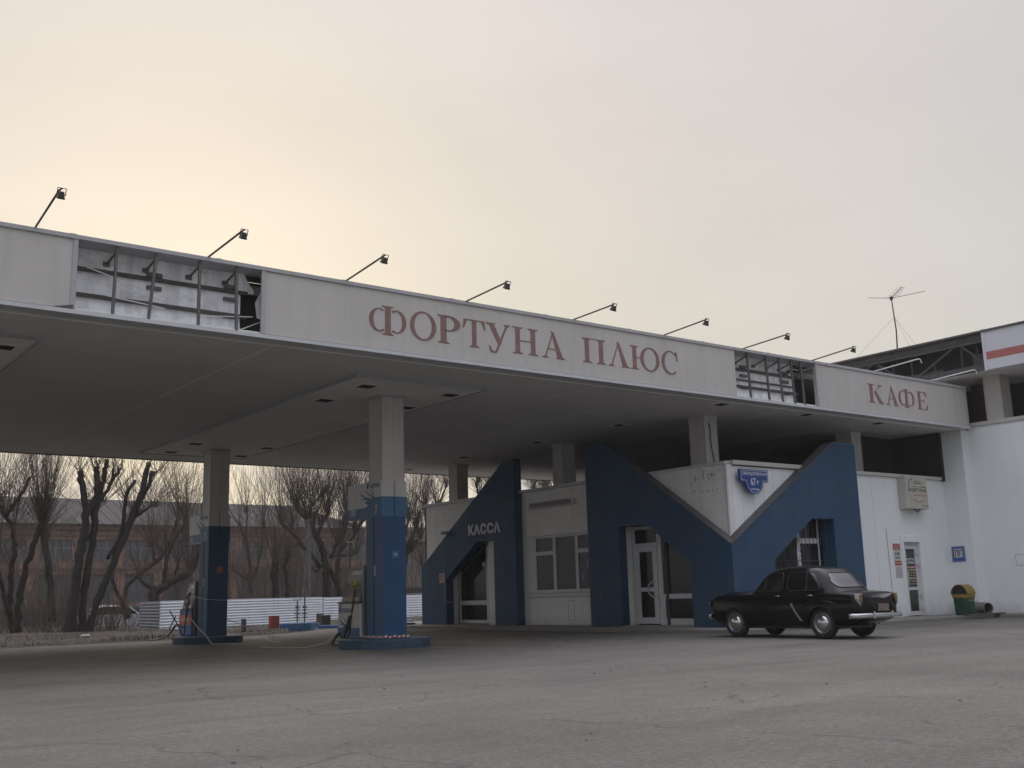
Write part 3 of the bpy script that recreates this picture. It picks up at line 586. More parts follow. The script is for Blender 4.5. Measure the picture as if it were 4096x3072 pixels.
        for i in range(len(pts)-1):
            p0, p1, p2, p3 = pts[max(i-1, 0)], pts[i], pts[i+1], pts[min(i+2, len(pts)-1)]
            for s_ in range(5):
                u_ = s_/5; sp.append(.5*((2*p1)+(p2-p0)*u_+(2*p0-5*p1+4*p2-p3)*u_**2+(3*p1-p0-3*p2+p3)*u_**3))
        sp.append(pts[-1]); mb.tube(sp, .018, 7); mb.build('hose', M_black, t, smooth=True)
    return t
dispenser(12.33, 21.98, 23.03, .2, 'white and blue fuel pump with yellow nozzles beside the front pump column')
dispenser(12.35, 32.35, 33.35, .1, 'old blue and red fuel pump with two black hoses beside the rear pump column', True)
# red back of the pump beyond column five
t = thing('fuel_dispenser', (13.15, 33.0, .1), 'red rounded pump housing peeking out right of the rear pump column', 'fuel pump', 'fuel pumps on the islands')
mb = MB(); M_rd = mat('pump_red', (.27, .035, .025), .45, .1, 4)
P = [(13.09, .1), (13.40, .1), (13.42, .42), (13.38, .75), (13.42, 1.1), (13.36, 1.28), (13.25, 1.36), (13.09, 1.38)]
mb.prism([(x, 32.3, z) for x, z in P], [(x, 32.9, z) for x, z in P]); mb.build('housing', M_rd, t, bev=.03); mb = MB(); mb.box(13.12, 13.36, 32.27, 32.3, .85, 1.2); mb.build('display', M_glass, t)

# barrier ropes and striped tape
def rope(pts, name, m, label, r=.012):
    mb = MB(); sp = []
    for i in range(len(pts)-1):
        a, b = Vector(pts[i]), Vector(pts[i+1])
        for s_ in range(8): sp.append(a.lerp(b, s_/8))
    sp.append(Vector(pts[-1])); mb.tube(sp, r, 5); o = mb.build(name, m, smooth=True); tag(o, label, 'barrier rope')
rope([(12.28, 32.7, 1.32), (12.41, 31.9, 1.22), (12.40, 31.33, 1.17), (12.8, 31.30, 1.14), (13.15, 31.33, 1.13), (13.18, 31.6, 1.13)], 'barrier_rope', M_rope, 'thin pale rope tied round the rear pump column', .009)
rope([(12.3, 32.3, .62), (12.18, 31.2, .30), (12.05, 30.4, .16), (11.95, 29.9, .02), (11.8, 29.3, -.05), (12.4, 29.0, -.06)], 'barrier_rope', M_rope, 'slack pale rope falling from the old pump to the asphalt', .010)
rope([(13.5, 32.9, .62), (14.3, 32.4, .25), (14.9, 32.2, -.02), (15.2, 32.2, -.07)], 'barrier_rope', M_rope, 'slack pale rope falling right from behind the rear pump column', .012)
rope([(14.0, 30.6, -.05), (13.2, 28.3, -.05), (13.0, 27.5, -.03)], 'barrier_rope', M_rope, 'pale rope lying on the asphalt between the two islands', .007)
rope([(11.95, 22.55, .22), (11.6, 22.2, .12), (11.3, 22.7, .02), (11.2, 23.9, 0), (11.3, 25.0, -.01)], 'barrier_rope', M_rope, 'pale rope running off the front island beside the hoses', .008)
mb = MB(); M_tr, M_tw = mat('tape_red', (.35, .06, .05), .5), mat('tape_white', (.62, .60, .58), .5)
pts = [(12.38, 22.0), (12.38, 21.08), (13.07, 21.08)]; s_ = 0
for (ax, ay), (bx, by) in zip(pts[:-1], pts[1:]):
    ln = math.hypot(bx-ax, by-ay); k = int(ln/.055)
    for i in range(k):
        mb.cur = i % 2; t0, t1 = i/k, (i+1)/k; ux, uy = (bx-ax)/ln, (by-ay)/ln; n_ = (uy, -ux); zz = .205+.01*sin(i*1.7)
        P = [(ax+ux*ln*t0, ay+uy*ln*t0), (ax+ux*ln*t1, ay+uy*ln*t1)]
        mb.prism([(P[0][0], P[0][1], zz), (P[1][0], P[1][1], zz), (P[1][0]+ux*.02, P[1][1]+uy*.02, zz+.045), (P[0][0]+ux*.02, P[0][1]+uy*.02, zz+.045)], [(P[0][0]-n_[0]*-.006, P[0][1]-n_[1]*-.006, zz), (P[1][0]-n_[0]*-.006, P[1][1]-n_[1]*-.006, zz), (P[1][0]+ux*.02-n_[0]*-.006, P[1][1]+uy*.02-n_[1]*-.006, zz+.045), (P[0][0]+ux*.02-n_[0]*-.006, P[0][1]+uy*.02-n_[1]*-.006, zz+.045)])
tag(mb.build('barrier_tape', [M_tr, M_tw]), 'red and white striped tape round the foot of the front pump column', 'barrier tape')

# ---------------------------------------------------------------- cafe building
XW, YW = 21.3, 18.7
cafe = thing('cafe_building', (24, 25, .1), 'white cafe and cash desk building with three dark blue slanted gable walls under the canopy', 'building')
fl, ff = FL(XW), FF(YW)
mb = MB(); wallholes(mb, fl, -33.05, -YW, .1, 4.27, -.25, 0, [(-31.45, -29.3, .1, 2.85), (-26.78, -23.6, 1.13, 2.80), (-22.6, -19.8, .1, 2.9)])
wl = mb.build('left_wall', M_white2, cafe)
mb = MB(); wallholes(mb, ff, XW+.25, 31.5, .1, 4.22, -.25, 0, [(22.6, 25.3, .1, 2.9), (29.0, 29.82, .1, 2.27)]); wf = mb.build('front_wall', M_white, cafe)
mb = MB(); mb.box(XW+.25, 33, 32.8, 33.05, .1, 4.27); mb.box(27.7, 27.9, 19, 32.8, .1, 4.2); mb.build('rear_wall', M_white, cafe)
mb = MB(); mb.box(XW+.02, 31.45, YW+.02, 33.0, 4.17, 4.2); mb.build('roof', M_dark, cafe)
mb = MB(); mb.box(XW+.25, 31.4, YW+.25, 32.8, .1, .13); mb.box(21.9, 22.0, 19.5, 32.8, .13, 1.0); mb.build('floor', mat('inside_floor', (.06, .055, .05), .6), cafe)
mb = MB()     # band of white sheet above the windows and the parapet caps
prect(mb, fl, -27.14, -23.3, 2.83, 4.25, .0, .07); mb.build('upper_band', M_white2, wl, bev=.01)
mb = MB(); prect(mb, fl, -33.12, -23.3, 4.255, 4.35, -.3, .10); prect(mb, fl, -21.6, -YW-.0, 4.255, 4.33, -.3, .03); mb.build('parapet_cap', M_trim, wl)
mb = MB(); prect(mb, ff, 21.5, 24.6, 4.25, 4.36, -.3, .09); prect(mb, ff, 26.3, 31.5, 4.225, 4.32, -.3, .07); mb.build('parapet_cap', M_col, wf)
mb = MB(); prect(mb, ff, XW-.02, XW+.03, 2.2, 4.25, .0, .025); prect(mb, fl, -YW-.03, -YW+.025, 2.2, 4.25, .0, .02); mb.build('corner_strip', M_trim, wf)
mb = MB()      # sheet joints on the white triangles
for a in [21.9+.42*k for k in range(7)]: prect(mb, ff, a, a+.006, 2.2, 4.25, 0, .003)
for a in (26.95, 27.62): prect(mb, ff, a, a+.005, .1, 4.22, 0, .003)
mb.build('sheet_joint', M_cap, wf)
# wall between roof and canopy, with shade put into its near-black colour
mb = MB(); mb.box(31.35, 31.495, 18.60, 37, 4.2, H); mb.box(29.05, 31.35, 20.3, 20.4, 4.3, H); mb.build('gap_shade_wall', M_dark, cafe)

def gable(fr, outer, hole, name, lab, d0, d1, capseg):
    # outline with a doorway notch open to the ground
    mb = MB(); n0 = list(outer); P = n0
    # build as strips between the outer outline and the notch: left leg, bridge, right leg
    def top(a):
        for (a0, z0), (a1, z1) in zip(P[:-1], P[1:]):
            if a0 <= a <= a1 and a1 > a0: return z0+(z1-z0)*(a-a0)/(a1-a0)
        return P[-1][1]
    def bot(a):
        if a <= hole[0][0] or a >= hole[-1][0]: return .1
        for (a0, z0), (a1, z1) in zip(hole[:-1], hole[1:]):
            if a0 <= a <= a1 and a1 > a0: return z0+(z1-z0)*(a-a0)/(a1-a0)
    ks = sorted({p[0] for p in P} | {p[0] for p in hole})
    e = 1e-6
    for a0, a1 in zip(ks[:-1], ks[1:]):
        q = [(a0, bot(a0+e)), (a1, bot(a1-e)), (a1, top(a1-e)), (a0, top(a0+e))]
        # outer faces front and back plus closing faces
        plate(mb, fr, q, d0, d1)
    o = mb.build(name, M_blue, cafe)
    # weld the strips so that no inner faces remain
    import bmesh
    bm = bmesh.new(); bm.from_mesh(o.data); bmesh.ops.remove_doubles(bm, verts=bm.verts, dist=1e-4)
    seen = {}; kill = []
    for f in bm.faces:
        k = tuple(sorted(v.index for v in f.verts)); 
        if k in seen: kill += [f, seen[k]]
        else: seen[k] = f
    bmesh.ops.delete(bm, geom=list(set(kill)), context='FACES'); bmesh.ops.recalc_face_normals(bm, faces=bm.faces); bm.to_mesh(o.data); bm.free()
    o['label'] = lab
    mb = MB()
    for (a0, z0), (a1, z1) in capseg:
        dx, dz = a1-a0, z1-z0; l = math.hypot(dx, dz); nx, nz_ = -dz/l, dx/l
        if nz_ < 0: nx, nz_ = -nx, -nz_
        P0 = [(a0, z0), (a1, z1), (a1+nx*.02, z1+nz_*.02), (a0+nx*.02, z0+nz_*.02)]
        plate(mb, fr, P0, d0+.002, d1+.035)
    mb.build('coping', M_coping, o)
    return o
# far gable (cash desk): a runs from far (left) to near (right)
FB, FG = FL(21.0), FF(18.4)
g1 = gable(FB, [(-32.95, .1), (-32.949, 2.10), (-27.9, 5.38), (-27.38, 5.38), (-27.379, .1)], [(-31.38, .1), (-31.379, 1.62), (-29.5, 2.83), (-28.56, 2.83), (-28.559, .1)], 'gable_wall', 'dark blue slanted gable wall lettered for the cash desk', -.30, 0, [])
g2 = gable(FB, [(-23.88, .1), (-23.879, 5.38), (-23.15, 5.38), (-18.4, 2.17), (-18.399, .1)], [(-22.56, .1), (-22.559, 2.86), (-21.43, 2.86), (-19.86, 1.76), (-19.859, .1)], 'gable_wall', 'dark blue gable wall with the white glazed door, sloping down to the corner', -.29, 0, [((-21.9, 4.535), (-18.4, 2.17))])
g3 = gable(FG, [(21.001, .1), (21.002, 2.17), (25.45, 5.02), (26.5, 5.02), (26.501, .1)], [(22.65, .1), (22.651, 1.77), (24.35, 2.88), (25.28, 2.88), (25.281, .1)], 'gable_wall', 'brighter blue gable wall behind the black car', -.29, 0, [((21.0, 2.17), (25.45, 5.02))])
mb = MB(); prect(mb, FG, 26.5, 26.53, .1, 5.03, -.28, .012); prect(mb, FG, 25.5, 26.5, 5.02, 5.05, -.28, .012); mb.build('edge_flashing', M_bluelt, g3)
mb = MB(); mb.box(25.262, 25.30, 18.692, 18.835, .1, 2.9); mb.build('jamb', M_blue, g3)
# cash desk lettering
text('gable_lettering', 'КАССА', FB, -29.97, -28.16, 3.05, 3.41, M_wtxt, g1, .005, .012, bold=.045, space=1.15)
# little things screwed on the blue walls
def hook(fr, a, z, par):
    mb = MB(); mb.box(*[c for c in (0, 0, 0, 0, 0, 0)]) if 0 else None
    mb.tube([fr.p(a, z, .0), fr.p(a, z, .07)], .016, 6); mb.tube([fr.p(a-.02, z+.07, .06), fr.p(a+.02, z+.02, .07), fr.p(a+.03, z-.09, .06)], .014, 6); mb.build('tap', M_pumpgrey, par, smooth=True)
hook(FB, -32.22, .86, g1); hook(FB, -23.38, .90, g2)
mb = MB(); prect(mb, FB, -31.80, -31.47, 1.52, 1.85, .0, .006); nt_ = mb.build('notice', mat('paper', (.42, .38, .36), .8, .15, 12), g1)
mb = MB(); prect(mb, FB, -31.72, -31.60, 1.70, 1.82, .007, .010)
for k in range(3): prect(mb, FB, -31.75+.03*k, -31.55, 1.64-.035*k, 1.655-.035*k, .007, .010)
mb.build('print', mat('print_red', (.35, .12, .10), .8), nt_)
mb = MB(); mb.tube([FB.p(-31.50, 3.08, .012), FB.p(-31.49, 2.6, .012), FB.p(-31.44, .86, .012), FB.p(-31.37, .86, .012), FB.p(-31.3, .86, -.5)], .007, 5)
mb.tube([FB.p(-31.34, .86, -.53), FB.p(-31.36, 1.70, -.53), FB.p(-29.8, 2.72, -.53)], .008, 5); mb.build('cable', M_rope, g1)
mb = MB(); mb.box(20.86, 21.3, 31.1, 31.45, 3.17, 3.27); mb.box(20.84, 20.87, 31.12, 31.43, 3.18, 3.25) if 0 else None; mb.build('wall_lamp', M_pumpgrey, g1)

def frame_rects(fr, rects, d0, d1, name, par, m=M_frame):
    mb = MB()
    for i, r_ in enumerate(rects): prect(mb, fr, *r_, d0, d1+.0012*(i % 5))
    return mb.build(name, m, par)
# door in the middle gable
fd = FL(21.52)
dr = frame_rects(fd, [(-22.56, -22.47, .13, 2.86), (-22.47, -21.42, 2.77, 2.86), (-21.58, -21.42, .13, 2.77), (-22.47, -21.58, 2.31, 2.38), (-21.42, -19.80, .83, .96), (-21.42, -19.80, .13, .30), (-19.9, -19.80, .3, .83), (-21.42, -21.36, .30, .83), (-19.9, -19.80, .96, 2.7), (-21.42, -19.8, 2.66, 2.86)], -.06, 0, 'door_frame', wl)
mb = MB(); prect(mb, fd, -22.47, -21.58, 2.38, 2.77, -.04, -.03); prect(mb, fd, -21.42, -19.9, .96, 2.66, -.04, -.03); prect(mb, fd, -21.36, -19.9, .30, .83, -.04, -.03); mb.build('pane', M_glass, dr)
lf = frame_rects(fd, [(-22.45, -22.30, .16, 2.30), (-21.76, -21.60, .16, 2.30), (-22.30, -21.76, 2.14, 2.30), (-22.30, -21.76, .16, .33), (-22.30, -21.76, 1.04, 1.15)], -.03, .02, 'door', wl)
mb = MB(); prect(mb, fd, -22.30, -21.76, .33, 1.04, -.02, -.01); prect(mb, fd, -22.30, -21.76, 1.15, 2.14, -.02, -.01); mb.build('pane', M_glass, lf)
mb = MB(); mb.tube([fd.p(-21.69, 1.31, .02), fd.p(-21.72, 1.33, .07), fd.p(-21.88, 1.22, .09), fd.p(-21.96, 1.10, .09), fd.p(-21.88, .98, .09), fd.p(-21.72, .87, .07), fd.p(-21.69, .89, .02)], .016, 8); mb.tube([fd.p(-21.96, 1.10, .09), fd.p(-21.9, 1.1, .02)], .014, 6); mb.build('handle', M_trim, lf, smooth=True)
mb = MB(); mb.box(21.0, 21.6, 19.8, 22.6, .1, .125); mb.build('threshold', M_conc, cafe)
# cash desk door
fk = FL(21.57)
kd = frame_rects(fk, [(-31.42, -31.34, .13, 2.85), (-29.80, -29.65, .13, 2.85), (-31.34, -29.80, .74, .89), (-31.34, -29.80, .13, .24), (-31.34, -29.8, 2.78, 2.85), (-29.65, -28.4, 2.78, 2.85), (-29.65, -28.4, 2.08, 2.26)], -.06, 0, 'door_frame', wl)
mb = MB(); prect(mb, fk, -31.34, -29.80, .89, 2.78, -.04, -.03); prect(mb, fk, -31.34, -29.80, .24, .74, -.04, -.03); prect(mb, fk, -29.65, -28.4, 2.26, 2.78, -.04, -.03); mb.build('pane', M_glass, kd)
kl = frame_rects(fk, [(-29.63, -29.52, .15, 2.08), (-28.7, -28.58, .15, 2.08), (-29.52, -28.7, 1.98, 2.08), (-29.52, -28.7, .15, .27), (-29.52, -28.7, .78, .90)], -.03, .02, 'door', wl)
mb = MB(); prect(mb, fk, -29.52, -28.7, .27, .78, -.02, -.01); prect(mb, fk, -29.52, -28.7, .90, 1.98, -.02, -.01); mb.build('pane', M_glass, kl)
mb = MB(); mb.tube([fk.p(-29.57, 1.05, .02), fk.p(-29.56, 1.08, .07), fk.p(-29.56, 1.42, .07), fk.p(-29.57, 1.45, .02)], .012, 6); mb.build('handle', M_trim, kl, smooth=True)
mb = MB(); mb.lathe([(0, .0), (.09, .0), (.09, .012), (0, .012)], fk.p(-29.93, 2.08, .0), 16, 'x'); mb.build('round_sticker', M_stk, kd)
mb = MB()      # drawn curtain behind the glass
for k in range(9): mb.box(21.72+.01*(k % 2), 21.74+.01*(k % 2), 30.0+.07*k, 30.075+.07*k, .25, 2.1-.0*k)
mb.build('curtain', mat('curtain', (.20, .19, .17), .9), wl)
# window of the cash office
fw2 = FL(21.22)
wd = frame_rects(fw2, [(-26.78, -26.72, 1.13, 2.80), (-25.88, -25.75, 1.13, 2.80), (-24.82, -24.70, 1.13, 2.80), (-26.72, -25.88, 2.23, 2.35), (-26.72, -25.88, 2.76, 2.80), (-26.72, -25.88, 1.13, 1.17), (-25.75, -24.82, 1.13, 1.17), (-25.75, -24.82, 2.76, 2.80), (-24.70, -23.6, 1.13, 1.17), (-24.70, -23.6, 2.24, 2.36), (-24.70, -23.6, 2.76, 2.80)], -.14, -.08, 'window', wl)
for k, r_ in enumerate(((-26.72, -25.88, 1.17, 2.23), (-26.72, -25.88, 2.35, 2.76), (-25.75, -24.82, 1.17, 2.76), (-24.70, -23.6, 1.17, 2.24), (-24.70, -23.6, 2.36, 2.76))):
    mb = MB(); prect(mb, fw2, *r_, -.12, -.11); mb.build('pane', M_glass, wd)
mb = MB(); prect(mb, fw2, -24.63, -24.45, 1.42, 1.62, -.108, -.104); prect(mb, fw2, -24.35, -24.1, 1.75, 2.05, -.108, -.104); mb.build('paper_note', mat('note', (.20, .22, .24), .8), wd)
mb = MB(); prect(mb, fl, -27.18, -23.5, .95, 1.08, 0, .06); prect(mb, fl, -27.2, -23.5, 1.08, 1.12, 0, .10); mb.build('sill', M_frame, wl, bev=.006)
mb = MB(); prect(mb, fl, -27.05, -23.5, .12, .93, 0, .03); lp = mb.build('lower_panel', M_white2, wl, bev=.01)
mb = MB(); [prect(mb, fl, *q, .0305, .0325) for q in ((-25.22, -25.20, .25, .84), (-24.94, -24.92, .25, .84), (-25.2, -24.94, .82, .84), (-25.2, -24.94, .25, .27))]; mb.build('patch_outline', mat('glue_mark', (.42, .41, .40), .9, .4, 20), lp)
# ticker display
t = thing('ticker_display', (21.15, 25.7, 3.69), 'long narrow dark red display box above the cash office window', 'display')
mb = MB(); ft = FL(21.2)
plate(mb, ft, [(-26.75, 3.70), (-24.62, 3.70), (-24.62, 3.88), (-26.75, 3.88)], .03, .12); mb.build('case', M_trim, t, bev=.008)
mb = MB(); prect(mb, ft, -26.72, -24.66, 3.725, 3.86, .121, .126); mb.build('screen', mat('dark_red_screen', (.085, .035, .038), .35, .2, 6), t)

# house-number plaque on the right face
fp = FF(18.58)
t = thing('street_sign', (22.15, 18.6, 3.56), 'blue house number plaque with white lettering on the white corner triangle', 'sign')
M_pl = mat('plaque_blue', (.012, .055, .22), .35, .08, 4); M_plw = mat('plaque_white', (.60, .62, .66), .5, .05, 9)
def sh(a): return a
A0, A1, ZT, ZB = 21.62, 22.72, 4.12, 3.80; CX = (A0+A1)/2
def plq(g):  # outline shrunk by g
    P = [(A0+g, ZT-g), (A0+g, ZB+g), (CX-.38+g, ZB+g)]
    for j in range(13): an = pi+pi*j/12; P.append((CX+(.34-g)*cos(an), ZB-.02+(.30-g)*sin(an)))
    P += [(CX+.38-g, ZB+g), (A1-g, ZB+g), (A1-g, ZT-g)]; return P
mb = MB(); plate(mb, fp, plq(0), 0, .09); mb.build('plate', M_pl, t)
mb = MB(); o_, i_ = plq(.025), plq(.036)
for k in range(len(o_)):
    k2 = (k+1) % len(o_); plate(mb, fp, [o_[k], o_[k2], i_[k2], i_[k]], .0905, .093)
mb.build('border_line', M_plw, t)
text('street_name', 'СВЕРДЛОВСКАЯ', fp, A0+.07, A1-.06, 3.955, 4.05, M_plw, t, .0905, .003, bold=.012)
text('house_number', '67', fp, CX-.16, CX+.04, 3.70, 3.90, M_plw, t, .0905, .003, bold=.02); text('house_letter', 'г', fp, CX+.09, CX+.17, 3.74, 3.83, M_plw, t, .0905, .003, bold=.03)
text('street_type', 'УЛИЦА', fp, CX-.17, CX+.17, 3.565, 3.625, M_plw, t, .0905, .003, bold=.02)
# remnants of removed letters on the left white triangle
r = random.Random(5); mb = MB()
for (a, z, l, h_) in ((-19.98, 3.83, .03, .05), (-19.80, 3.88, .02, .16), (-19.77, 3.95, .05, .03), (-19.5, 3.95, .02, .22), (-19.47, 4.12, .10, .015), (-19.42, 3.86, .06, .02), (-19.35, 4.02, .05, .03), (-19.30, 3.90, .03, .05), (-19.26, 4.0, .02, .05), (-19.20, 3.95, .02, .12), (-19.12, 3.98, .025, .08), (-18.97, 4.08, .02, .06), (-18.9, 4.1, .02, .05), (-19.85, 3.62, .03, .05), (-19.6, 3.6, .05, .03), (-19.4, 3.62, .04, .03), (-19.35, 3.57, .02, .05), (-19.2, 3.6, .04, .02), (-19.05, 3.62, .03, .03)):
    plate(mb, fl, [(a, z), (a+l, z+r.uniform(-.01, .01)), (a+l+.01, z+h_), (a+.005, z+h_-.01)], .001, .004)
mb.build('letter_remnant', mat('remnant', (.13, .125, .12), .8, .3, 20), wl)

# grille behind the right opening, glazed door behind it
fg = FF(18.80)
gd = frame_rects(fg, [(24.10, 24.24, .13, 2.50), (25.05, 25.08, .13, 2.9), (24.24, 25.05, 2.22, 2.37), (22.6, 24.10, .13, .3)], -.06, 0, 'door_frame', wf)
mb = MB(); prect(mb, fg, 24.24, 25.05, .13, 2.22, -.04, -.03); prect(mb, fg, 24.24, 25.05, 2.37, 2.9, -.04, -.03); prect(mb, fg, 22.6, 24.10, .3, 2.9, -.04, -.03); prect(mb, fg, 25.08, 25.3, .13, 2.9, -.04, -.03); mb.build('pane', M_glass, gd)
mb = MB()
for k in range(16):
    a = 22.62+k*.088; ap = [fg.p(a, z, .12+.03*sin((z-1)*9+k)) for z in [.9+.15*j for j in range(int((min(2.8, 1.75+(a-22.62)*.66)-.9)/.15)+1)]]
    if len(ap) > 1: mb.tube(ap, .010, 4)
for z in (1.1, 1.75, 2.35): mb.tube([fg.p(22.6, z, .13), fg.p(25.0, z, .13)], .010, 4)
for k in range(6):
    for s_ in range(2):
        c = fg.p(24.02+.0*k, 1.2+.27*k+.10*s_, .14); mb.tube([c+Vector((.05*cos(q*.7)*(1-q*.07)*(1 if s_ else -1), 0, .05*sin(q*.7)*(1-q*.07))) for q in range(9)], .007, 4)
for k in range(6): mb.tube([fg.p(24.15+k*.17, 2.15, .13), fg.p(24.15+k*.17, 2.85, .13)], .008, 4)
mb.build('security_grille', M_lamp, wf)
mb = MB(); prect(mb, fg, 22.7, 23.9, .4, 2.7, -.25, -.24); mb.build('blind', mat('striped_blind', (.17, .14, .12), .9, .5, 6, streak=.6), wf)
mb = MB(); mb.box(21.5, 28, 21.2, 21.3, .13, 4.1); mb.build('inner_wall', mat('inside_wall', (.06, .06, .06), .9), cafe)
mb = MB(); mb.box(23.2, 23.3, 19, 32.6, .13, 4.1); mb.build('inner_wall', mat('inside_wall', (.06, .06, .06), .9), cafe)

# service door with its signs
fs = FF(18.7)
t = frame_rects(FF(18.80), [(29.0, 29.07, .1, 2.27), (29.75, 29.82, .1, 2.27), (29.07, 29.75, 2.20, 2.27)], -.05, .02, 'door_frame', wf)
sdr = frame_rects(FF(18.78), [(29.08, 29.17, .12, 2.19), (29.64, 29.74, .12, 2.19), (29.17, 29.64, 2.08, 2.19), (29.17, 29.64, .12, .24), (29.17, 29.64, .86, .95)], -.04, .02, 'door', wf)
mb = MB(); prect(mb, FF(18.78), 29.17, 29.64, .24, .86, -.02, -.01); prect(mb, FF(18.78), 29.17, 29.64, .95, 2.08, -.02, -.01); mb.build('pane', mat('door_glass', (.035, .037, .038), .15, .2, 3), sdr)
mb = MB(); prect(mb, fs, 28.84, 29.90, 2.28, 2.48, 0, .03); prect(mb, fs, 28.84, 28.99, .12, 2.28, 0, .025); prect(mb, fs, 29.83, 29.95, .12, 2.28, 0, .02); mb.build('door_surround', M_white, wf, bev=.005)
mb = MB(); fh = FF(18.78)
for z in (1.95, 1.60, .68, .32):
    prect(mb, fh, 29.69, 29.76, z-.06, z+.06, .02, .05); prect(mb, fh, 29.66, 29.80, z-.015, z+.015, .03, .06)
mb.build('hinge', M_trim, sdr)
mb = MB(); mb.tube([fh.p(29.125, .97, .02), fh.p(29.125, .99, .07), fh.p(29.125, 1.42, .07), fh.p(29.125, 1.44, .02)], .014, 6); mb.build('handle', M_trim, sdr, smooth=True)
M_y = mat('yellow_letter', (.50, .42, .14), .6, .1, 9)
fh2 = FF(18.785)
text('door_lettering', 'ФОРТУНА', fh2, 29.19, 29.63, 1.73, 1.81, M_plw, sdr, .012, .003, bold=.03); text('door_lettering', 'СЕРВИС', fh2, 29.22, 29.60, 1.63, 1.71, M_plw, sdr, .012, .003, bold=.03)
mb = MB(); prect(mb, fh2, 29.18, 29.63, 1.50, 1.57, .012, .015); rs = mb.build('red_strip', mat('strip_red', (.42, .09, .05), .6), sdr); text('strip_lettering', 'АВТОЗАПЧАСТИ', fh2, 29.20, 29.61, 1.515, 1.555, M_plw, rs, .0155, .002, bold=.02)
for k, (s_, m_) in enumerate((('МЫ РАБОТАЕМ', M_plw), ('С 9:00-18:00', M_y), ('СБ, ВС', M_y), ('9:00-17:00', M_plw), ('БЕЗ ОБЕДА', M_y), ('ВЫХОДНОЙ', M_y))):
    text('door_lettering', s_, fh2, 29.24+.02*(k % 2), 29.61, 1.43-.082*k, 1.475-.082*k, m_, sdr, .012, .002, bold=.03)
M_ntr = mat('notice_red', (.38, .055, .035), .6, .12, 8); M_ntw = mat('notice_white', (.50, .50, .51), .7, .12, 12); M_ink = mat('ink', (.03, .03, .04), .7)
mb = MB(); prect(mb, fs, 28.44, 28.80, 2.05, 2.23, 0, .006); n1 = mb.build('red_notice', M_ntr, wf); text('notice_lettering', 'ЗАПЧАСТИ', fs, 28.48, 28.76, 2.15, 2.20, M_ntw, n1, .0065, .002, bold=.02); text('notice_lettering', 'МАГАЗИН', fs, 28.50, 28.74, 2.08, 2.12, M_ntw, n1, .0065, .002, bold=.02)
mb = MB(); prect(mb, fs, 28.45, 28.80, 1.74, 2.04, 0, .005); n2 = mb.build('white_notice', M_ntw, wf); text('notice_lettering', '5 лет', fs, 28.50, 28.76, 1.90, 1.98, M_ink, n2, .0055, .002, bold=.04, slant=.2); text('notice_lettering', 'цена', fs, 28.52, 28.74, 1.78, 1.84, M_ink, n2, .0055, .002, bold=.01)
mb = MB(); prect(mb, fs, 28.47, 28.81, 1.59, 1.73, 0, .006); n3 = mb.build('red_notice', M_ntr, wf); text('notice_lettering', 'ЗАПЧАСТИ', fs, 28.50, 28.78, 1.64, 1.69, M_ntw, n3, .0065, .002, bold=.02)
mb = MB(); prect(mb, fs, 28.48, 28.80, 1.22, 1.56, 0, .004); n4 = mb.build('faded_notice', mat('notice_faded', (.46, .46, .47), .8, .3, 7), wf)
mb = MB()
for k in range(6): prect(mb, fs, 28.51, 28.76-.04*(k % 3), 1.50-.045*k, 1.505-.045*k, .0045, .006)
mb.build('print', M_cap, n4)
mb = MB(); mb.tube([fs.p(28.17, 2.67, .01), fs.p(28.19, 1.6, .012), fs.p(28.2, .12, .01)], .008, 5); mb.build('cable', M_cap, wf)
# light box sign
t = thing('light_box_sign', (29.55, 18.5, 3.25), 'weathered cream light box with a car outline hanging above the service door', 'sign')
fbx = FF(18.42)
mb = MB(); mb.box(28.98, 30.12, 18.425, 18.69, 3.26, 4.25); mb.build('box', M_col, t, bev=.015)
mb = MB(); prect(mb, fbx, 29.01, 30.09, 3.29, 4.22, 0, .006); mb.build('face', mat('cream_face', (.48, .455, .39), .6, .12, 4, streak=.2), t)
text('sign_lettering', 'ФОРТУНА', fbx, 29.08, 30.06, 3.76, 3.89, mat('sign_ink', (.07, .09, .09), .7, .2, 9), t, .0065, .002, bold=.03)
text('sign_lettering', 'АВТОМАГАЗИН', fbx, 29.36, 30.05, 3.645, 3.70, mat('sign_redink', (.36, .17, .13), .7), t, .0065, .002, bold=.02)
text('sign_lettering', '236-36-36', fbx, 29.72, 30.06, 3.34, 3.385, mat('sign_ink', (.07, .09, .09)), t, .0065, .002)
mb = MB()
def arc(cx, cz, a, b, t0, t1, w_=.014, n=14):
    for k in range(n):
        u0, u1 = t0+(t1-t0)*k/n, t0+(t1-t0)*(k+1)/n
        plate(mb, fbx, [(cx+a*cos(u0), cz+b*sin(u0)), (cx+a*cos(u1), cz+b*sin(u1)), (cx+(a-w_)*cos(u1), cz+(b-w_)*sin(u1)), (cx+(a-w_)*cos(u0), cz+(b-w_)*sin(u0))], .0065, .0085)
arc(29.42, 3.98, .32, .20, .6*pi, 1.25*pi, .03); arc(29.62, 4.00, .26, .12, .0, .95*pi, .02); arc(29.6, 3.99, .14, .07, 0, pi, .02); arc(29.6, 3.97, .45, .05, 1.0*pi, 2*pi, .012)
plate(mb, fbx, [(29.42, 4.02), (29.60, 4.07), (29.62, 4.02)], .0065, .0086); plate(mb, fbx, [(29.65, 4.07), (29.80, 4.02), (29.66, 4.02)], .0065, .0086); plate(mb, fbx, [(29.75, 3.96), (30.02, 3.93), (30.0, 3.90), (29.8, 3.92)], .0065, .0087)
arc(29.60, 3.62, .24, .16, 1.1*pi, 1.85*pi, .022)
mb.build('car_emblem', mat('sign_ink', (.07, .09, .09)), t)
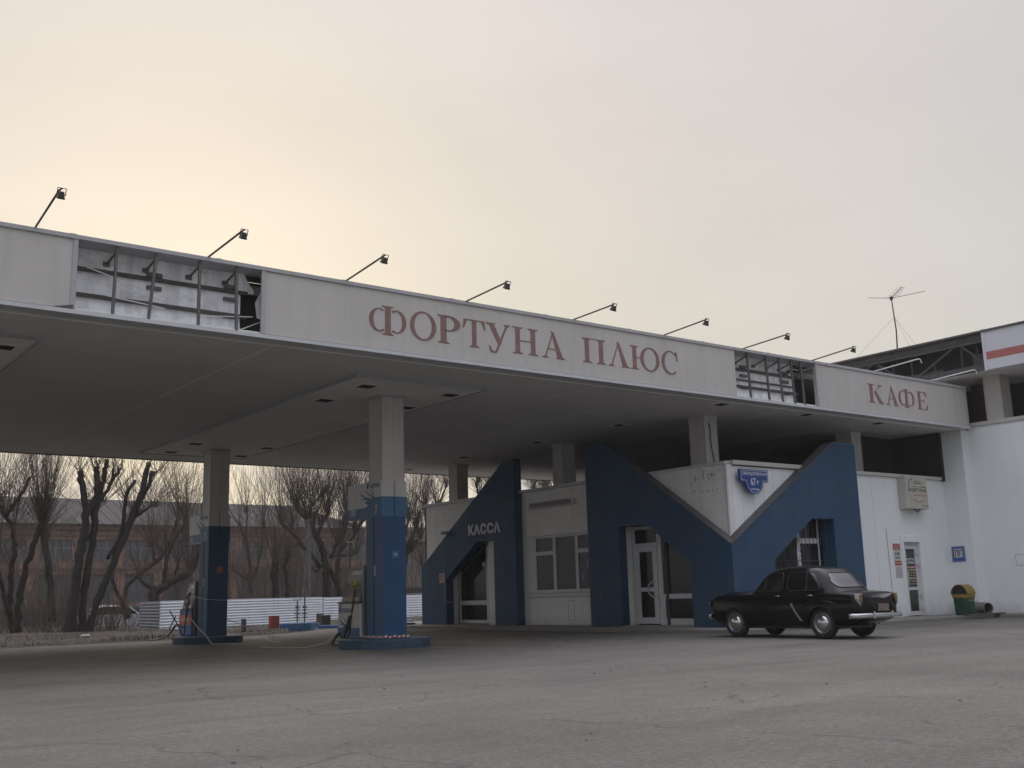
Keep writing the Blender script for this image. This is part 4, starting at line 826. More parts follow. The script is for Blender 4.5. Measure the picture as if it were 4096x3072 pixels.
mb = MB(); mb.tube([(29.5, 18.5, 3.26), (29.52, 18.49, 3.19), (29.6, 18.5, 3.17), (29.66, 18.49, 3.21), (29.7, 18.5, 3.26)], .022, 6); mb.box(29.45, 29.75, 18.46, 18.53, 3.235, 3.262); mb.build('loose_wiring', M_rail, t)

# ---------------------------------------------------------------- right wing
XS, XV = 31.5, 31.95
wing = thing('garage_wing', (36, 15, .1), 'tall white wing at the right edge with an unclad truss roof edge', 'building')
mb = MB(); mb.box(XS, 36.0, 17.92, 18.7, .1, H+.0); mb.box(XS, 36, 18.7, 37, .1, 4.15)
wa = mb.build('pier_wall', M_white, wing)
mb = MB(); mb.box(XS-.004, XS, 18.94-.24+.02, 18.72, .1, H-.02) ; mb.build('corner_bead', M_cap, wa)
mb = MB(); mb.box(XV, 36.0, -14, 17.92, .1, 5.86); wb = mb.build('side_wall', M_white, wing)
mb = MB(); mb.box(XV-.05, XV+.4, -14, 17.9, 5.86, 5.97); mb.build('ledge', M_col, wb)
for y, l in ((17.05, ''), (11.6, '')):
    mb = MB(); mb.box(32.1, 32.65, y-.28, y+.28, 5.97, 7.40); cc = mb.build('column', M_col, wing)
    mb = MB(); [mb.box(a, a+.03, b, b+.03, 5.97, 7.39) for a in (32.095, 32.625) for b in (y-.285, y+.255)]; mb.build('corner_strip', M_cap, cc)
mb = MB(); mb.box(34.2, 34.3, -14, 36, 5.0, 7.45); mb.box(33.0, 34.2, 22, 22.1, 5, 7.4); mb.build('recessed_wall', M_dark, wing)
mb = MB(); mb.box(33.1, 33.6, 17.5, 18.3, 5.5, 7.35); mb.build('brown_panel', mat('brown_panel', (.06, .03, .025), .8), wing)
XT = 31.2
mb = MB(); mb.box(XT+.05, 36, -14, 37, 7.40, 7.47); mb.build('eaves_soffit', M_soffit2, wing)
mb = MB(); mb.box(XT-.10, 40, -14, 37, 8.60, 8.66); mb.build('roof_sheet', M_rail, wing)
mb = MB(); mb.box(XT+.8, XT+.85, -14, 37, 7.47, 8.6); mb.build('inner_lining', M_dark, wing)
mb = MB(); mb.box(XT-.06, XT+.02, -14, 16.66, 7.40, 8.68); wfx = mb.build('fascia', M_wing, wing, bev=.01)
fv = FL(XT-.06); mb = MB(); prect(mb, fv, -16.655, 14, 7.72, 7.96, 0, .004); mb.build('red_stripe', M_redbr, wfx)
mb = MB(); prect(mb, fv, -16.70, -16.60, 7.39, 8.69, -.06, .010); mb.build('end_strip', M_wing, wfx)
M_truss = mat('truss_steel', (.05, .047, .047), .7, .25, 5)
mb = MB(); mb.box(XT, XT+.10, 16.66, 36, 8.40, 8.60); mb.box(XT-.03, XT+.0, 16.66, 36, 8.30, 8.38); tc_ = mb.build('top_chord', M_truss, wing)
mb = MB(); mb.box(XT, XT+.10, 16.66, 36, 7.41, 7.62); mb.build('bottom_chord', M_truss, wing)
def tweb(y0, z0, y1, z1, w_=.05, x=XT+.04): 
    mb = MB(); mb.tube([(x, y0, z0), (x, y1, z1)], w_*.6, 4); mb.build('truss_web', M_truss, wing)
for yb in (17.4, 20.4, 23.4, 26.4):
    tweb(yb+.15, 8.4, yb-.75, 7.6, .06, XT+.03); tweb(yb+.15, 8.4, yb+1.6, 7.6, .07, XT+.03); tweb(yb+.1, 8.4, yb+.1, 7.6, .05, XT+.12); tweb(yb-.35, 8.4, yb-.35, 7.6, .10, XT+.3); tweb(yb+1.9, 8.4, yb+1.85, 7.6, .05, XT+.15); tweb(yb+1.15, 7.95, yb+1.15, 7.6, .07, XT+.3)
mb = MB(); mb.box(XT+.2, XT+.26, 16.7, 17.2, 7.6, 8.0); mb.box(XT+.12, XT+.16, 18.2, 19.5, 7.62, 7.72); mb.build('gusset', M_truss, wing)
mb = MB(); fz = FL(XV); prect(mb, fz, -16.85, -16.0, 1.50, 1.82, .0, .012); mb.build('blank_plate', M_white, wb)
mb = MB(); [prect(mb, fz, *q, .012, .015) for q in ((-16.85, -16.835, 1.5, 1.82), (-16.84, -16.0, 1.805, 1.82), (-16.84, -16.0, 1.50, 1.512))]; mb.build('plate_edge', M_cap, wb)
# hydrant sign
t = thing('hydrant_sign', (31.48, 18.42, 1.67), 'small square blue sign with two letters on a white field, on the white pier', 'sign')
fy = FL(XS); mb = MB(); prect(mb, fy, -18.64, -18.20, 1.67, 2.15, .004, .014); mb.build('plate', mat('sign_blue', (.02, .09, .30), .4, .08, 5), t)
mb = MB(); prect(mb, fy, -18.56, -18.28, 1.80, 2.07, .0145, .017); mb.build('white_field', M_ntw, t)
text('sign_lettering', 'ПГ', fy, -18.53, -18.31, 1.84, 2.03, M_ink, t, .0175, .002, bold=.02)
mb = MB(); [prect(mb, fy, *q, .0145, .016) for q in ((-18.625, -18.615, 1.685, 2.135), (-18.225, -18.215, 1.685, 2.135), (-18.615, -18.225, 2.125, 2.135), (-18.615, -18.225, 1.685, 1.695))]; mb.build('border_line', M_ntw, t)
# litter bin
t = thing('litter_bin', (29.95, 17.45, .1), 'green litter bin with a yellow rim and rounded lid beside the white pier', 'litter bin')
Bx, By = 29.95, 17.5
def sq(r_, z, k=4, n=20):
    P = []
    for j in range(n): a = 2*pi*j/n; c_, s_ = cos(a), sin(a); P.append((Bx+r_*abs(c_)**(2/k)*(1 if c_ > 0 else -1), By+r_*.85*abs(s_)**(2/k)*(1 if s_ > 0 else -1), z))
    return P
mb = MB(); A = [sq(.235, .1), sq(.25, .14), sq(.275, .56), sq(.275, .60)]
for k in range(len(A)-1): mb.prism(A[k], A[k+1])
mb.build('body', mat('bin_green', (.012, .050, .030), .5, .2, 5), t, smooth=False)
mb = MB(); mb.prism(sq(.30, .60), sq(.30, .70)); mb.build('rim', mat('bin_yellow', (.23, .155, .03), .6, .2, 6), t, bev=.01)
hood = MB(); n = 14    # arched hood, its open end towards the forecourt on the left
P0 = [(Bx-.24, By-.25*cos(pi*j/n), .70+.27*sin(pi*j/n)) for j in range(n+1)]; P1 = [(Bx+.22, By-.25*cos(pi*j/n), .70+.27*sin(pi*j/n)) for j in range(n+1)]
for j in range(n): hood.add([P0[j], P0[j+1], P1[j+1], P1[j]], [(0, 1, 2, 3)])
hood.add([(Bx+.22, By, .70)]+P1, [tuple([0]+[k+1, k+2]) for k in range(n)])
ho = hood.build('hood', mat('bin_yellow', (.42, .30, .04)), t, fix=False); so2 = ho.modifiers.new('thickness', 'SOLIDIFY'); so2.thickness = .015
mb = MB(); mb.prism([(Bx-.15, y, z) for x, y, z in P0], [(Bx-.13, y*.999+By*.001, z) for x, y, z in P0]); mb.build('opening_shade', M_black, t)  # black sheet standing in for the shade inside the hood
mb = MB(); mb.box(Bx-.24, Bx+.24, By-.205, By+.2, .69, .705); mb.build('dark_inside', M_dark, t)
text('bin_lettering', 'ДЛЯ МУСОРА', FF(By-.236), Bx-.17, Bx+.10, .49, .55, mat('bin_print', (.3, .36, .22), .6, .2, 9), t, .004, .002)
# pipe end
t = thing('drain_pipe', (31.1, 17.7, .2), 'grey drain pipe end lying at the foot of the white pier', 'pipe')
pa, pb = Vector((31.6, 18.6, .31)), Vector((30.98, 17.35, .27)); dd = (pb-pa).normalized()
mb = MB(); a_ = dd.orthogonal().normalized(); b_ = dd.cross(a_); n = 20
for k in range(n):
    u0, u1 = 2*pi*k/n, 2*pi*(k+1)/n; e0, e1 = a_*cos(u0)+b_*sin(u0), a_*cos(u1)+b_*sin(u1)
    mb.add([pa+e0*.165, pa+e1*.165, pb+e1*.165, pb+e0*.165], [(0, 1, 2, 3)]); mb.add([pb+e0*.165, pb+e1*.165, pb+e1*.145, pb+e0*.145], [(0, 1, 2, 3)]); mb.add([pb+e0*.145, pb+e1*.145, pa+e1*.145, pa+e0*.145], [(0, 1, 2, 3)])
mb.build('barrel', mat('pipe_grey', (.16, .15, .15), .7, .25, 6), t, smooth=True, fix=False)
# flat kerb stone / channel in front of the pier
mb = MB(); mb.box(29.2, 31.2, 16.95, 17.12, .1, .14); tag(mb.build('drain_cover', M_rail), 'flat dark channel cover on the pavement in front of the bin', 'drain cover')
mb = MB(); mb.prism([(19.4, 33.4, .0), (21.0, 33.4, .0), (21.0, 34.2, .0), (19.4, 34.2, .0)], [(19.4, 33.4, .16), (21.0, 33.4, .16), (21.0, 34.2, .16), (19.4, 34.2, .16)]); tag(mb.build('concrete_slab', mat('dark_slab', (.07, .065, .06), .9, .2, 3)), 'low dark slab at the far left corner of the cash desk wall', 'slab')
# antenna
t = thing('tv_antenna', (33.5, 21.12, 8.66), 'thin television antenna with a wide v-shaped dipole on the wing roof', 'antenna')
ab, at_ = Vector((33.5, 21.12, 8.66)), Vector((33.5, 21.13, 11.1))
mb = MB(); mb.tube([ab, (33.5, 21.06, 9.9), at_], [.03, .026, .02], 6); mb.build('mast', M_lamp, t)
mb = MB(); mb.tube([at_, at_+Vector((.0, .92, .24))], .011, 4); mb.tube([at_, at_+Vector((.0, -1.32, -.06))], .011, 4); mb.build('dipole', M_lamp, t)
mb = MB(); bd = Vector((.3, -.28, .40)); mb.tube([at_-bd*.15, at_+bd], .012, 4)
for k in range(7):
    c = at_+bd*(k/7+.1); mb.tube([c-Vector((-.06, .20-.015*k, .03)), c+Vector((-.06, .20-.015*k, .03))], .006, 4)
mb.build('director_boom', M_lamp, t); mb = MB(); mb.box(33.46, 33.54, 21.09, 21.17, 11.04, 11.16); mb.build('junction_box', M_lamp, t)
mb = MB()
for e_ in ((33.3, 23.4, 8.66), (33.4, 20.3, 8.66), (34.8, 20.6, 8.66)): mb.tube([(33.5, 21.09, 10.4), e_], .004, 3)
mb.build('guy_wire', M_lamp, t)

# ---------------------------------------------------------------- black vintage saloon
car = thing('vintage_car', (19.3367, 15.2005, 0), 'black vintage saloon car with chrome rear bumper parked facing away to the left', 'car', rz=1.5465)
def smooth_interp(tab, x):
    for i in range(len(tab)-1):
        if tab[i][0] <= x <= tab[i+1][0]:
            x0, v0 = tab[i]; x1, v1 = tab[i+1]
            m0 = (v1-tab[i-1][1])/(x1-tab[i-1][0]) if i > 0 else (v1-v0)/(x1-x0)
            m1 = (tab[i+2][1]-v0)/(tab[i+2][0]-x0) if i+2 < len(tab) else (v1-v0)/(x1-x0)
            h = x1-x0; t = (x-x0)/h; return (2*t**3-3*t**2+1)*v0+(t**3-2*t**2+t)*h*m0+(-2*t**3+3*t**2)*v1+(t**3-t**2)*h*m1
    return tab[0][1] if x < tab[0][0] else tab[-1][1]
HW = [(-2.03, .655), (-1.9, .69), (-1.6, .725), (-1.2, .748), (-.6, .760), (0, .765), (.6, .757), (1.2, .735), (1.6, .70), (1.85, .655), (1.98, .58)]
ZSH = [(-2.03, .90), (-1.8, .925), (-1.4, .935), (-1.0, .935), (-.5, .94), (0, .94), (.6, .925), (1.2, .92), (1.6, .905), (1.85, .875), (1.98, .80)]      # fender / shoulder line
ZC = [(-2.03, .80), (-1.95, .86), (-1.75, .93), (-1.4, .985), (-1.15, 1.01), (0, 1.0), (.7, 1.01), (1.2, 1.0), (1.6, .985), (1.8, .955), (1.98, .84)]      # centre line of boot lid and bonnet
ZB = [(-2.03, .42), (-1.9, .34), (-1.6, .27), (-1, .25), (1, .25), (1.6, .27), (1.9, .34), (1.98, .42)]
def section(x):
    w_, zs, zc, zb_ = (smooth_interp(t_, x) for t_ in (HW, ZSH, ZC, ZB))
    P = [(0, zb_), (.35*w_, zb_), (.75*w_, zb_+.005), (.93*w_, zb_+.03), (.975*w_, zb_+.09), (.99*w_, zb_+.20), (1.0*w_, .56), (.998*w_, .66), (.985*w_, .74), (.965*w_, .80), (.955*w_, zs-.075), (.935*w_, zs-.03), (.90*w_, zs-.004), (.85*w_, zs+.004), (.79*w_, zs-.004), (.73*w_, zs-.006+.15*(zc-zs)), (.62*w_, zs+.45*(zc-zs)), (.45*w_, zs+.78*(zc-zs)), (.25*w_, zs+.95*(zc-zs)), (0, zc)]
    return P
mb = MB(); XN = 84; xs = [-2.03+(4.01)*i/XN for i in range(XN+1)]; ring_ = []
for x in xs:
    P = section(x); full = P+[(-y, z) for y, z in P[-2:0:-1]]
    e_ = 0
    ring_.append([(x, y, z) for y, z in full])
# rounded nose and tail: pull the last rings in
def endcap(P, s, dx): c = (0, .62); return [(x+dx, c[0]+(y-c[0])*s, c[1]+(z-c[1])*s) for x, y, z in P]
rings = [endcap(ring_[0], .80, -.035), endcap(ring_[0], .93, -.025)]+ring_+[endcap(ring_[-1], .94, .035), endcap(ring_[-1], .82, .06), endcap(ring_[-1], .5, .075)]
nn = len(rings[0])
for P in rings: mb.v += P
for i in range(len(rings)-1):
    for j in range(nn): mb.f.append((i*nn+j, i*nn+(j+1) % nn, (i+1)*nn+(j+1) % nn, (i+1)*nn+j)); mb.mi.append(0)
mb.f.append(tuple(range(nn))); mb.f.append(tuple((len(rings)-1)*nn+j for j in range(nn))); mb.mi += [0, 0]
body = mb.build('body', M_car, car, smooth=True, local=True)
# wheel wells cut with a boolean
cut = MB()
for x in (1.185, -1.185):
    for s_ in (-1, 1): cut.lathe([(.001, -.2), (.345, -.2), (.345, .2), (.001, .2)], (x, s_*.66, .30), 40, 'y')
co = cut.build('wheel_well_cut', M_car); co.matrix_world = Matrix.Translation(co.location)
tmp = bpy.data.objects.new('tmp', body.data); sc.collection.objects.link(tmp); bo = tmp.modifiers.new('b', 'BOOLEAN'); bo.operation = 'DIFFERENCE'; bo.object = co; bo.solver = 'EXACT'
dg = bpy.context.evaluated_depsgraph_get(); me = bpy.data.meshes.new_from_object(tmp.evaluated_get(dg)); body.data = me; me.name = 'body'
bpy.data.objects.remove(tmp); bpy.data.objects.remove(co)
import bmesh
bm = bmesh.new(); bm.from_mesh(me); bmesh.ops.recalc_face_normals(bm, faces=bm.faces)
for e in bm.edges: e.smooth = not (len(e.link_faces) == 2 and e.calc_face_angle(0) > .6)
for f in bm.faces: f.smooth = True
bm.to_mesh(me); bm.free()
# greenhouse
def G(tab, z): return smooth_interp(tab, z)
GF = [(.86, 1.0), (.95, .82), (1.0, .74), (1.15, .57), (1.30, .42), (1.38, .31), (1.44, .18), (1.48, .0), (1.51, -.34)]
GR = [(.86, -1.66), (.95, -1.54), (1.0, -1.48), (1.10, -1.38), (1.20, -1.29), (1.30, -1.19), (1.38, -1.09), (1.44, -.98), (1.48, -.82), (1.51, -.44)]
GW = [(.86, .70), (.95, .69), (1.0, .682), (1.15, .65), (1.30, .61), (1.38, .575), (1.44, .51), (1.48, .39), (1.51, .06)]
NE = 5.5
def gpt(z, t, off=0):
    xf, xr, hw = G(GF, z), G(GR, z), G(GW, z); cx, a = (xf+xr)/2, (xf-xr)/2; c_, s_ = cos(t), sin(t)
    p = Vector((cx+a*abs(c_)**(2/NE)*(1 if c_ >= 0 else -1), hw*abs(s_)**(2/NE)*(1 if s_ >= 0 else -1), z)); return p
mb = MB(); zs_ = [.86, .90, .94, .98, 1.02, 1.06, 1.10, 1.15, 1.20, 1.25, 1.30, 1.34, 1.38, 1.41, 1.44, 1.46, 1.48, 1.497, 1.51]; NT = 96
for z in zs_:
    for j in range(NT): mb.v.append(tuple(gpt(z, 2*pi*(j+.5)/NT)))
for i in range(len(zs_)-1):
    for j in range(NT): mb.f.append((i*NT+j, i*NT+(j+1) % NT, (i+1)*NT+(j+1) % NT, (i+1)*NT+j)); mb.mi.append(0)
mb.f.append(tuple((len(zs_)-1)*NT+j for j in range(NT))); mb.mi.append(0)
mb.build('cabin', M_car, car, smooth=True, local=True)
M_cglass = mat('car_glass', (.006, .006, .007), .035, .1, 1, spec=.9)
def side_pt(x, z, s_, off):
    xf, xr, hw = G(GF, z), G(GR, z), G(GW, z); cx, a = (xf+xr)/2, (xf-xr)/2; u_ = min(.995, abs((x-cx)/a)); return Vector((x, s_*(hw*(1-u_**NE)**(1/NE)+off), z))
def rear_pt(y, z, off, front=False):
    xf, xr, hw = G(GF, z), G(GR, z), G(GW, z); cx, a = (xf+xr)/2, (xf-xr)/2; u_ = min(.985, abs(y/hw)); d = a*(1-u_**NE)**(1/NE)+off; return Vector((cx+d if front else cx-d, y, z))
def patch(fn, n=16, k=10, name='side_window', m=M_cglass, frame=True):
    """fn(u,v,off) with u,v in 0..1; corners rounded by squeezing"""
    mb = MB(); 
    for i in range(n+1):
        for j in range(k+1): mb.v.append(tuple(fn(i/n, j/k, .008)))
    for i in range(n):
        for j in range(k): mb.f.append((i*(k+1)+j, (i+1)*(k+1)+j, (i+1)*(k+1)+j+1, i*(k+1)+j+1)); mb.mi.append(0)
    o = mb.build(name, m, car, smooth=True, local=True)
    if frame:
        e = [fn(i/n, 0, .009) for i in range(n+1)]+[fn(1, j/k, .009) for j in range(1, k+1)]+[fn(1-i/n, 1, .009) for i in range(1, n+1)]+[fn(0, 1-j/k, .009) for j in range(1, k+1)]
        mb = MB(); mb.tube(e, .009, 5); mb.build('window_seal', M_black, o, smooth=True, local=True)
    return o
def rc(t, r=.12):    # rounding factor near the ends of an edge
    d = min(t, 1-t); return 0 if d >= r else (1-math.sqrt(max(0, 1-((r-d)/r)**2)))
for s_ in (1, -1):
    def fwin(u, v, off):      # front door window, slanting A pillar
        z0, z1 = .985, 1.365; z = z0+(z1-z0)*(v+(.5-v)*.35*rc(u)); xa = -.22+.0*v; xb = .60-.36*((z-z0)/(z1-z0)) - .03; return side_pt(xa+(xb-xa)*u, z, s_, off)
    def rwin(u, v, off):      # rear door window, rounded rear upper corner
        z0, z1 = .985, 1.365; z = z0+(z1-z0)*(v+(.5-v)*.35*rc(u)); xb = -.33; xa = -1.20+.24*((z-z0)/(z1-z0))**1.5; return side_pt(xa+(xb-xa)*u, z, s_, off)
    patch(fwin); patch(rwin)
    mb = MB(); mb.tube([side_pt(-.83, .99, s_, .012), side_pt(-.83, 1.36, s_, .012)], .009, 5); mb.build('window_divider', M_steel, car, local=True)
    mb = MB(); mb.tube([side_pt(.30, .99, s_, .012), side_pt(.26, 1.25, s_, .012)], .007, 5); mb.build('window_divider', M_steel, car, local=True)
def rwn(u, v, off):
    z0, z1 = 1.035, 1.335; z = z0+(z1-z0)*(v+(.5-v)*.9*rc(u, .16)); yw = .48-.05*v; return rear_pt(-yw+2*yw*u, z, off)
M_rg = mat('rear_glass', (.03, .03, .034), .08, .1, 2, spec=1.0)
patch(rwn, 26, 12, 'rear_window', M_rg)
def wsn(u, v, off):
    z0, z1 = 1.0, 1.345; z = z0+(z1-z0)*(v+(.5-v)*.5*rc(u, .1)); yw = .56-.06*v; return rear_pt(-yw+2*yw*u, z, off, True)
patch(wsn, 26, 12, 'windscreen')
# wheels
for x in (1.185, -1.185):
    for s_ in (1, -1):
        yc = s_*.615; o_ = s_
        mb = MB(); mb.lathe([(.21, -.075), (.27, -.085), (.305, -.07), (.322, -.045), (.325, 0), (.322, .045), (.305, .07), (.27, .085), (.21, .075)], (x, yc, .325), 36, 'y'); wh = mb.build('wheel', M_tyre, car, smooth=True, local=True)
        mb = MB(); mb.lathe([(.222, .055*o_), (.218, .078*o_), (.205, .080*o_), (.195, .062*o_), (.175, .050*o_), (.150, .052*o_)], (x, yc, .325), 36, 'y'); mb.build('rim', mat('rim_paint', (.17, .17, .175), .3, .15, 9, metal=.7), wh, smooth=True, local=True)
        mb = MB(); mb.lathe([(.152, .050*o_), (.150, .066*o_), (.135, .080*o_), (.10, .097*o_), (.05, .108*o_), (.001, .112*o_)], (x, yc, .325), 36, 'y'); mb.build('hubcap', M_chrome, wh, smooth=True, local=True)
        mb = MB(); mb.lathe([(.001, -.06*o_), (.21, -.06*o_), (.215, .05*o_)], (x, yc, .325), 30, 'y'); mb.build('wheel_disc', M_steel, wh, local=True)
# bumpers
def bumper(x, name, sgn):
    mb = MB(); N = 24; sec = [(0, -.045), (.03, -.04), (.045, -.012), (.038, 0), (.045, .012), (.03, .04), (0, .045)]; k = len(sec)
    for i in range(N+1):
        t = -1+2*i/N; y = .79*t; bx = x-sgn*.10*abs(t)**2.2-(sgn*.14 if abs(t) > .999 else 0)
        for dx, dz in sec: mb.v.append((bx+sgn*dx, y, .46+dz))
    for i in range(N):
        for j in range(k-1): mb.f.append((i*k+j, (i+1)*k+j, (i+1)*k+j+1, i*k+j+1)); mb.mi.append(0)
    o = mb.build(name, M_chrome, car, smooth=True, local=True, fix=False); so_ = o.modifiers.new('s', 'SOLIDIFY'); so_.thickness = .01; so_.offset = 0
    mb = MB()
    for y in (-.30, .30): mb.box(min(x, x+sgn*.06)-.0, max(x, x+sgn*.06), y-.022, y+.022, .40, .54); mb.tube([(x-sgn*.3, y, .40), (x, y, .45)], .02, 5)
    mb.build('overrider', M_chrome, o, local=True, bev=.012)
bumper(-2.13, 'rear_bumper', -1); bumper(2.02, 'front_bumper', 1)
# tail lamps on the fin ends
for s_ in (1, -1):
    mb = MB(); P = [(-.055, .905), (.050, .895), (.050, .80), (.035, .71), (-.005, .655), (-.03, .72), (-.055, .82)]
    mb.prism([(-1.99, s_*(.60+p), z) for p, z in P], [(-2.085, s_*(.60+p*.95), z-.008) for p, z in P]); tl = mb.build('tail_lamp', M_chrome, car, local=True, bev=.006)
    mb = MB(); P = [(-.045, .885), (.012, .880), (.012, .76), (-.012, .705), (-.045, .76)]
    mb.prism([(-2.08, s_*(.59+p), z) for p, z in P], [(-2.105, s_*(.59+p*.9), z-.004) for p, z in P]); mb.build('lens', mat('amber_lens', (.22, .115, .035), .25, .2, 9), tl, local=True, bev=.004)
    mb = MB(); mb.lathe([(.001, .02), (.05, .018), (.085, .0), (.09, -.03)], (1.99, s_*.56, .72), 20, 'x'); hl = mb.build('headlight', M_chrome, car, smooth=True, local=True)
    # door handles and the pale side flash
    for x in (-.10, -.95):
        yy = smooth_interp(HW, x)*.985
        mb = MB(); mb.tube([(x+.07, s_*(yy-.01), .885), (x+.065, s_*(yy+.022), .885), (x-.07, s_*(yy+.022), .882), (x-.08, s_*(yy), .882)], .009, 6); mb.build('door_handle', M_chrome, car, smooth=True, local=True)
    mb = MB(); L_, Rr = [], []
    for k in range(9):
        t = k/8; x = -.47-.24*t**1.25; z = .73-.36*t; L_.append((x+.020, z)); Rr.append((x-.020, z-.006))
    P = L_+Rr[::-1]; yy = .766
    mb.prism([(x, s_*(yy-.02), z) for x, z in P], [(x, s_*(yy+.006-.01*abs(z-.6)), z) for x, z in P]); mb.build('side_flash', mat('grey_flash', (.18, .19, .20), .4, .1, 9), car, local=True)
    # shut lines
    mb = MB()
    for xx, zt in ((-.275, .93), (.56, .92), (-1.0, .93)):
        zb_ = .34 if xx > -.9 else .55; pts = []
        for k in range(9):
            z = zb_+(zt-zb_)*k/8; P = section(xx); 
            y = next((P[i][0]+(P[i+1][0]-P[i][0])*(z-P[i][1])/(P[i+1][1]-P[i][1]) for i in range(3, 13) if P[i][1] <= z <= P[i+1][1] and P[i+1][1] > P[i][1]), P[9][0]); pts.append((xx, s_*(y+.0005), z))
        mb.tube(pts, .004, 4)
    mb.build('door_gap', M_dark, car, local=True)
    # flared wheel-arch lips
    for x in (1.185, -1.185):
        r_ = .347; mb = MB(); pts = []
        for k in range(19):
            a = pi*(-.05+1.10*k/18); px_, pz_ = x+r_*cos(a), .30+r_*sin(a); pts.append((px_, s_*(smooth_interp(HW, px_)*(.995 if pz_ < .7 else .985)-.004), pz_))
        mb.tube(pts, .013, 6); mb.build('arch_lip', M_car, car, smooth=True, local=True)
    # rear wing hump above the wheel
    mb = MB(); pts = [(-.62, s_*.752, .50), (-.74, s_*.765, .64), (-.95, s_*.768, .735), (-1.2, s_*.762, .765), (-1.45, s_*.745, .745), (-1.65, s_*.725, .66), (-1.76, s_*.71, .52)]
    mb.tube(pts, [.006, .016, .022, .024, .022, .016, .006], 8); mb.build('wing_crease', M_car, car, smooth=True, local=True)
    mb = MB(); mb.tube([(1.6, s_*.69, .80), (1.2, s_*.725, .815), (.3, s_*.752, .83), (-.8, s_*.75, .83), (-1.7, s_*.70, .80), (-1.95, s_*.672, .78)], [.004, .010, .012, .012, .010, .004], 6); mb.build('waist_crease', M_car, car, smooth=True, local=True)
# boot details: badge bar, plate, hinges
mb = MB(); mb.tube([(-1.985, .14, .80), (-2.05, .10, .80), (-2.06, 0, .80), (-2.05, -.10, .80), (-1.985, -.14, .80)], .016, 8); mb.build('boot_handle', M_car, car, smooth=True, local=True)
mb = MB(); mb.box(-2.085, -2.075, -.32, .03, .545, .685); np_ = mb.build('number_plate', mat('plate_faded', (.13, .095, .075), .6, .6, 22, tint=(.30, .26, .22)), car, local=True)
for y in (.3, -.3):
    mb = MB(); mb.tube([(-1.42, y, .975), (-1.36, y, .992), (-1.28, y, 1.0)], .012, 6); mb.build('boot_hinge', M_chrome, car, smooth=True, local=True)
mb = MB(); zz = lambda x, y: smooth_interp(ZC, x)
mb.tube([(-1.52, .52, .95), (-1.75, .53, .93), (-1.95, .50, .87)], .004, 4); mb.tube([(-1.52, -.52, .95), (-1.75, -.53, .93), (-1.95, -.50, .87)], .004, 4); mb.build('boot_gap', M_dark, car, local=True)
mb = MB(); mb.box(-1.5, 1.5, -.55, .55, .20, .30); mb.box(-1.25, -1.12, -.6, .6, .29, .36); mb.tube([(-2.08, .35, .30), (-1.2, .35, .26)], .025, 8); mb.build('underbody', M_black, car, local=True)

# ---------------------------------------------------------------- beyond the forecourt
def ygnd(q, z=-.1): return atz(q, z)
# low corrugated fence
M_corr = mat('corrugated_white', (.62, .65, .70), .45, .08, 1.5, streak=.12)
M_corrd = mat('corrugated_grey', (.22, .235, .26), .5, .15, 2)
def corr(p0, p1, z0, z1, m, label, n=11):
    p0, p1 = Vector(p0), Vector(p1); d = (p1-p0).normalized(); nr = Vector((d.y, -d.x, 0)); mb = MB(); k = n*6
    for i in range(k+1):
        z = z0+(z1-z0)*i/k; a = .013*sin(2*pi*i/6); 
        for P in (p0, p1): mb.v.append((P.x+nr.x*a, P.y+nr.y*a, z))
    for i in range(k): mb.f.append((2*i, 2*i+1, 2*i+3, 2*i+2)); mb.mi.append(0)
    o = mb.build('corrugated_fence', m, fix=False); so_ = o.modifiers.new('s', 'SOLIDIFY'); so_.thickness = .01; tag(o, label, 'fence'); return o
A = ygnd(Q1(1045, 1400)); B = ygnd(Q1(1200, 1408)); Cc = Vector((44.0, 52.2, 0)); 
corr((A.x, A.y, 0), (B.x, B.y, 0), -.2, 1.18, M_corrd, 'short grey corrugated fence panel turned sideways at the left end', 10)
P1_ = Vector((B.x, B.y, 0)); P2_ = Vector((26.9, 51.9, 0))
corr(P1_, P2_, -.2, 1.18, M_corr, 'long low white corrugated fence behind the fuel pumps', 11)
corr(P2_+Vector((.05, .02, 0)), (45, 54.5, 0), -.1, 1.15, M_corr, 'white corrugated fence stretch to the left of the cash desk wall', 9)
# things standing on the verge
o_ = ygnd(Q2(380, 1398)); M_rc = mat('red_canister', (.22, .035, .03), .5, .1, 4)
def canister(q, wpx, hpx, m, label, name='oil_drum', boxy=False, cat='drum', z=-.1):
    c = ygnd(q, z); dep = (c-CAM).dot(VW); w_ = wpx*.1326/FPX*dep/2; h_ = hpx*.1326/FPX*dep
    mb = MB()
    if boxy: mb.box(c.x-w_, c.x+w_, c.y, c.y+w_*1.6, z, z+h_)
    else: mb.lathe([(0, 0), (w_*.94, 0), (w_, .02), (w_*.98, h_*.33), (w_*1.03, h_*.35), (w_*.98, h_*.37), (w_*.98, h_*.65), (w_*1.03, h_*.67), (w_*.98, h_*.69), (w_, h_-.02), (w_*.94, h_), (0, h_-.02)], (c.x, c.y, z), 20)
    o = mb.build(name, m, smooth=False, bev=.02 if boxy else 0); tag(o, label, cat); return o, c, w_, h_
canister(Q2(380, 1396), 66, 108, M_rc, 'red upright canister standing in front of the white fence', 'fuel_canister', True, 'canister')
canister(Q2(140, 1420), 40, 106, mat('post_grey', (.09, .095, .10), .7), 'dark grey post stump just right of the rear pump column', 'post_stump', False, 'post')
canister(Q2(765, 1396), 72, 112, mat('dark_box', (.06, .058, .052), .8, .3, 4), 'dark upright box in front of the fence beside the front fuel pump', 'metal_box', True, 'box')
canister(Q2(724, 1385), 46, 114, mat('rusty', (.10, .045, .03), .85, .4, 5), 'rusty brown upright box behind the dark one', 'metal_box', True, 'box')
